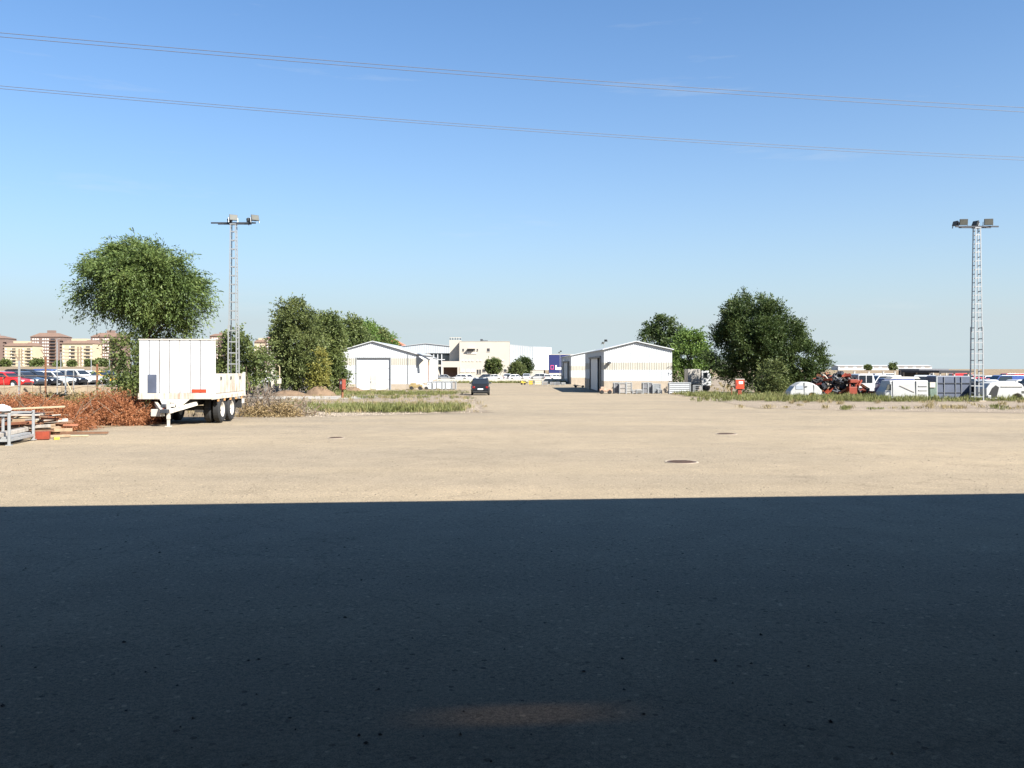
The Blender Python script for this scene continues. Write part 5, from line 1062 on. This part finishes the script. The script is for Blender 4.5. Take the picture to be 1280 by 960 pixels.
blades('grass', 'green grass bands on the left gravel verge', [((44.8, -10.2, -2.6), (52, -13.5, -3.2), 5), ((43.8, -8.0, -4.0), (44.8, -10.2, -2.8), .5), ((84, -19, -6.2), (97, -21, -5.8), 4), ((70, -13, -4.2), (75, -14, -4), .5)], 17000, .36, .018, GR1, 81)
blades('dry_grass', 'dry yellow grass among the left verge gravel', [((44.5, -11, -1.6), (60, -16, -3), 3), ((60, -16, -3.4), (84, -19, -5), 2), ((97, -22, -6), (112, -23, -7), 2), ((39, -12.6, -10.2), (43, -12, -6), .4), ((40, -24, -13.5), (66, -30, -15), 4)], 9000, .26, .014, GR2, 82)
blades('grass', 'green grass band along the scrap vans on the right', [((62.5, 17.5, 62), (66.5, 17.0, 66), 6), ((67, 17, 31), (73, 17, 36), 3), ((74, 17, 28), (84, 17, 34), 2), ((78, 15.6, 20), (90, 16.5, 21), .8)], 24000, .42, .022, GR1, 83)
blades('dry_grass', 'sparse dry weeds along the right gravel verge', [((47.8, 16, 44), (50.5, 13.8, 46), 2.2), ((50, 14.6, 50), (62, 16, 58), 1.2), ((73, 15.6, 19), (92, 16.4, 21), 1.5), ((66, 18, 60), (90, 18, 60), 2)], 6500, .28, .014, GR2, 84, .22)
blades('grass', 'green weed tufts on the right gravel verge edge', [((47.2, 17, 40), (49.5, 14.5, 44), 1)], 1500, .30, .016, GR1, 85, .2)
blades('grass', 'green strip of grass at the foot of the low white wall', [((167.5, -15, 12), (170.6, -15, 12), 1)], 5000, .45, .04, GR1, 86)
blades('dry_grass', 'dry grass at the fringe of the far right yard', [((92, 26, 90), (150, 30, 130), 1)], 9000, .4, .04, GR2, 87)
def stones(name, label, quads, n, r0, r1, m_, seedv, frust=False):
    rng = np.random.default_rng(seedv); V = []
    base = np.array([(1, 0, 0), (-1, 0, 0), (0, 1, 0), (0, -1, 0), (0, 0, 1), (0, 0, -.4)], float); tri = [(0, 2, 4), (2, 1, 4), (1, 3, 4), (3, 0, 4), (2, 0, 5), (1, 2, 5), (3, 1, 5), (0, 3, 5)]
    tot = sum(q[2] for q in quads)
    for a, b_, wt_ in quads:
        k_ = int(n*wt_/tot); t_ = rng.random(k_); u_ = rng.random(k_); y = a[0]+(b_[0]-a[0])*t_; x = (a[1]+(b_[1]-a[1])*t_)*(1-u_)+(a[2]+(b_[2]-a[2])*t_)*u_
        z = np.array([gz(v) for v in y]); r_ = r0+(r1-r0)*rng.random(k_)**3
        pts = base[None]*(r_[:, None, None]*rng.uniform(.6, 1.3, (k_, 6, 1)))*np.array([1, 1, .7])
        an_ = rng.random(k_)*6.28; ca, sa = np.cos(an_)[:, None], np.sin(an_)[:, None]
        pts = np.stack([pts[..., 0]*ca-pts[..., 1]*sa, pts[..., 0]*sa+pts[..., 1]*ca, pts[..., 2]], -1)+np.stack([x, y, z+r_*.2], 1)[:, None, :]
        V.append(pts[:, tri, :].reshape(-1, 3))
    ob = inst(np_mesh(name, np.concatenate(V), 3, m_), name); return tag(ob, label, 'stones', None, 'stuff')
M_st1 = mat('stone_dark', (.075, .065, .055), .9, var=.5, scale=2); M_st2 = mat('stone_pale', (.34, .28, .21), .9, var=.4, scale=1.5)
stones('loose_stones', 'small dark stones strewn over the shaded paving', [((3.0, -2, 2), (12, -7.5, 7.5), 1.0), ((12, -7.5, 7.5), (30, -16, 18), .4)], 520, .004, .016, M_st1, 91)
stones('loose_stones', 'small pale stones strewn over the paving', [((3.0, -2, 2), (14, -8, 8), .6), ((13, -8, 8), (34, -12, 20), 1.4)], 420, .004, .014, M_st2, 92)
stones('loose_stones', 'fine pale chippings scattered on the sunlit yard', [((12.5, -8, 8), (22, -13, 13), 1.5), ((22, -13, 13), (38, -13, 22), 1)], 5000, .005, .014, M_st2, 94)
stones('loose_stones', 'fine dark chippings scattered on the sunlit yard', [((12.5, -8, 8), (22, -13, 13), 1.5), ((22, -13, 13), (38, -13, 22), 1)], 3200, .005, .013, M_st1, 95)
stones('verge_gravel', 'pale gravel stones along the verge edges', [((39, -12.4, -9), (44.6, -11, -1.4), 1.2), ((44, -4, -1.4), (70, -5, -3), .8), ((45, 22, 45), (50, 14, 48), 1.6), ((50, 14.2, 50), (62, 15, 58), 2), ((33, 50, 58), (45, 22, 40), .8)], 9000, .015, .06, M_st2, 93)
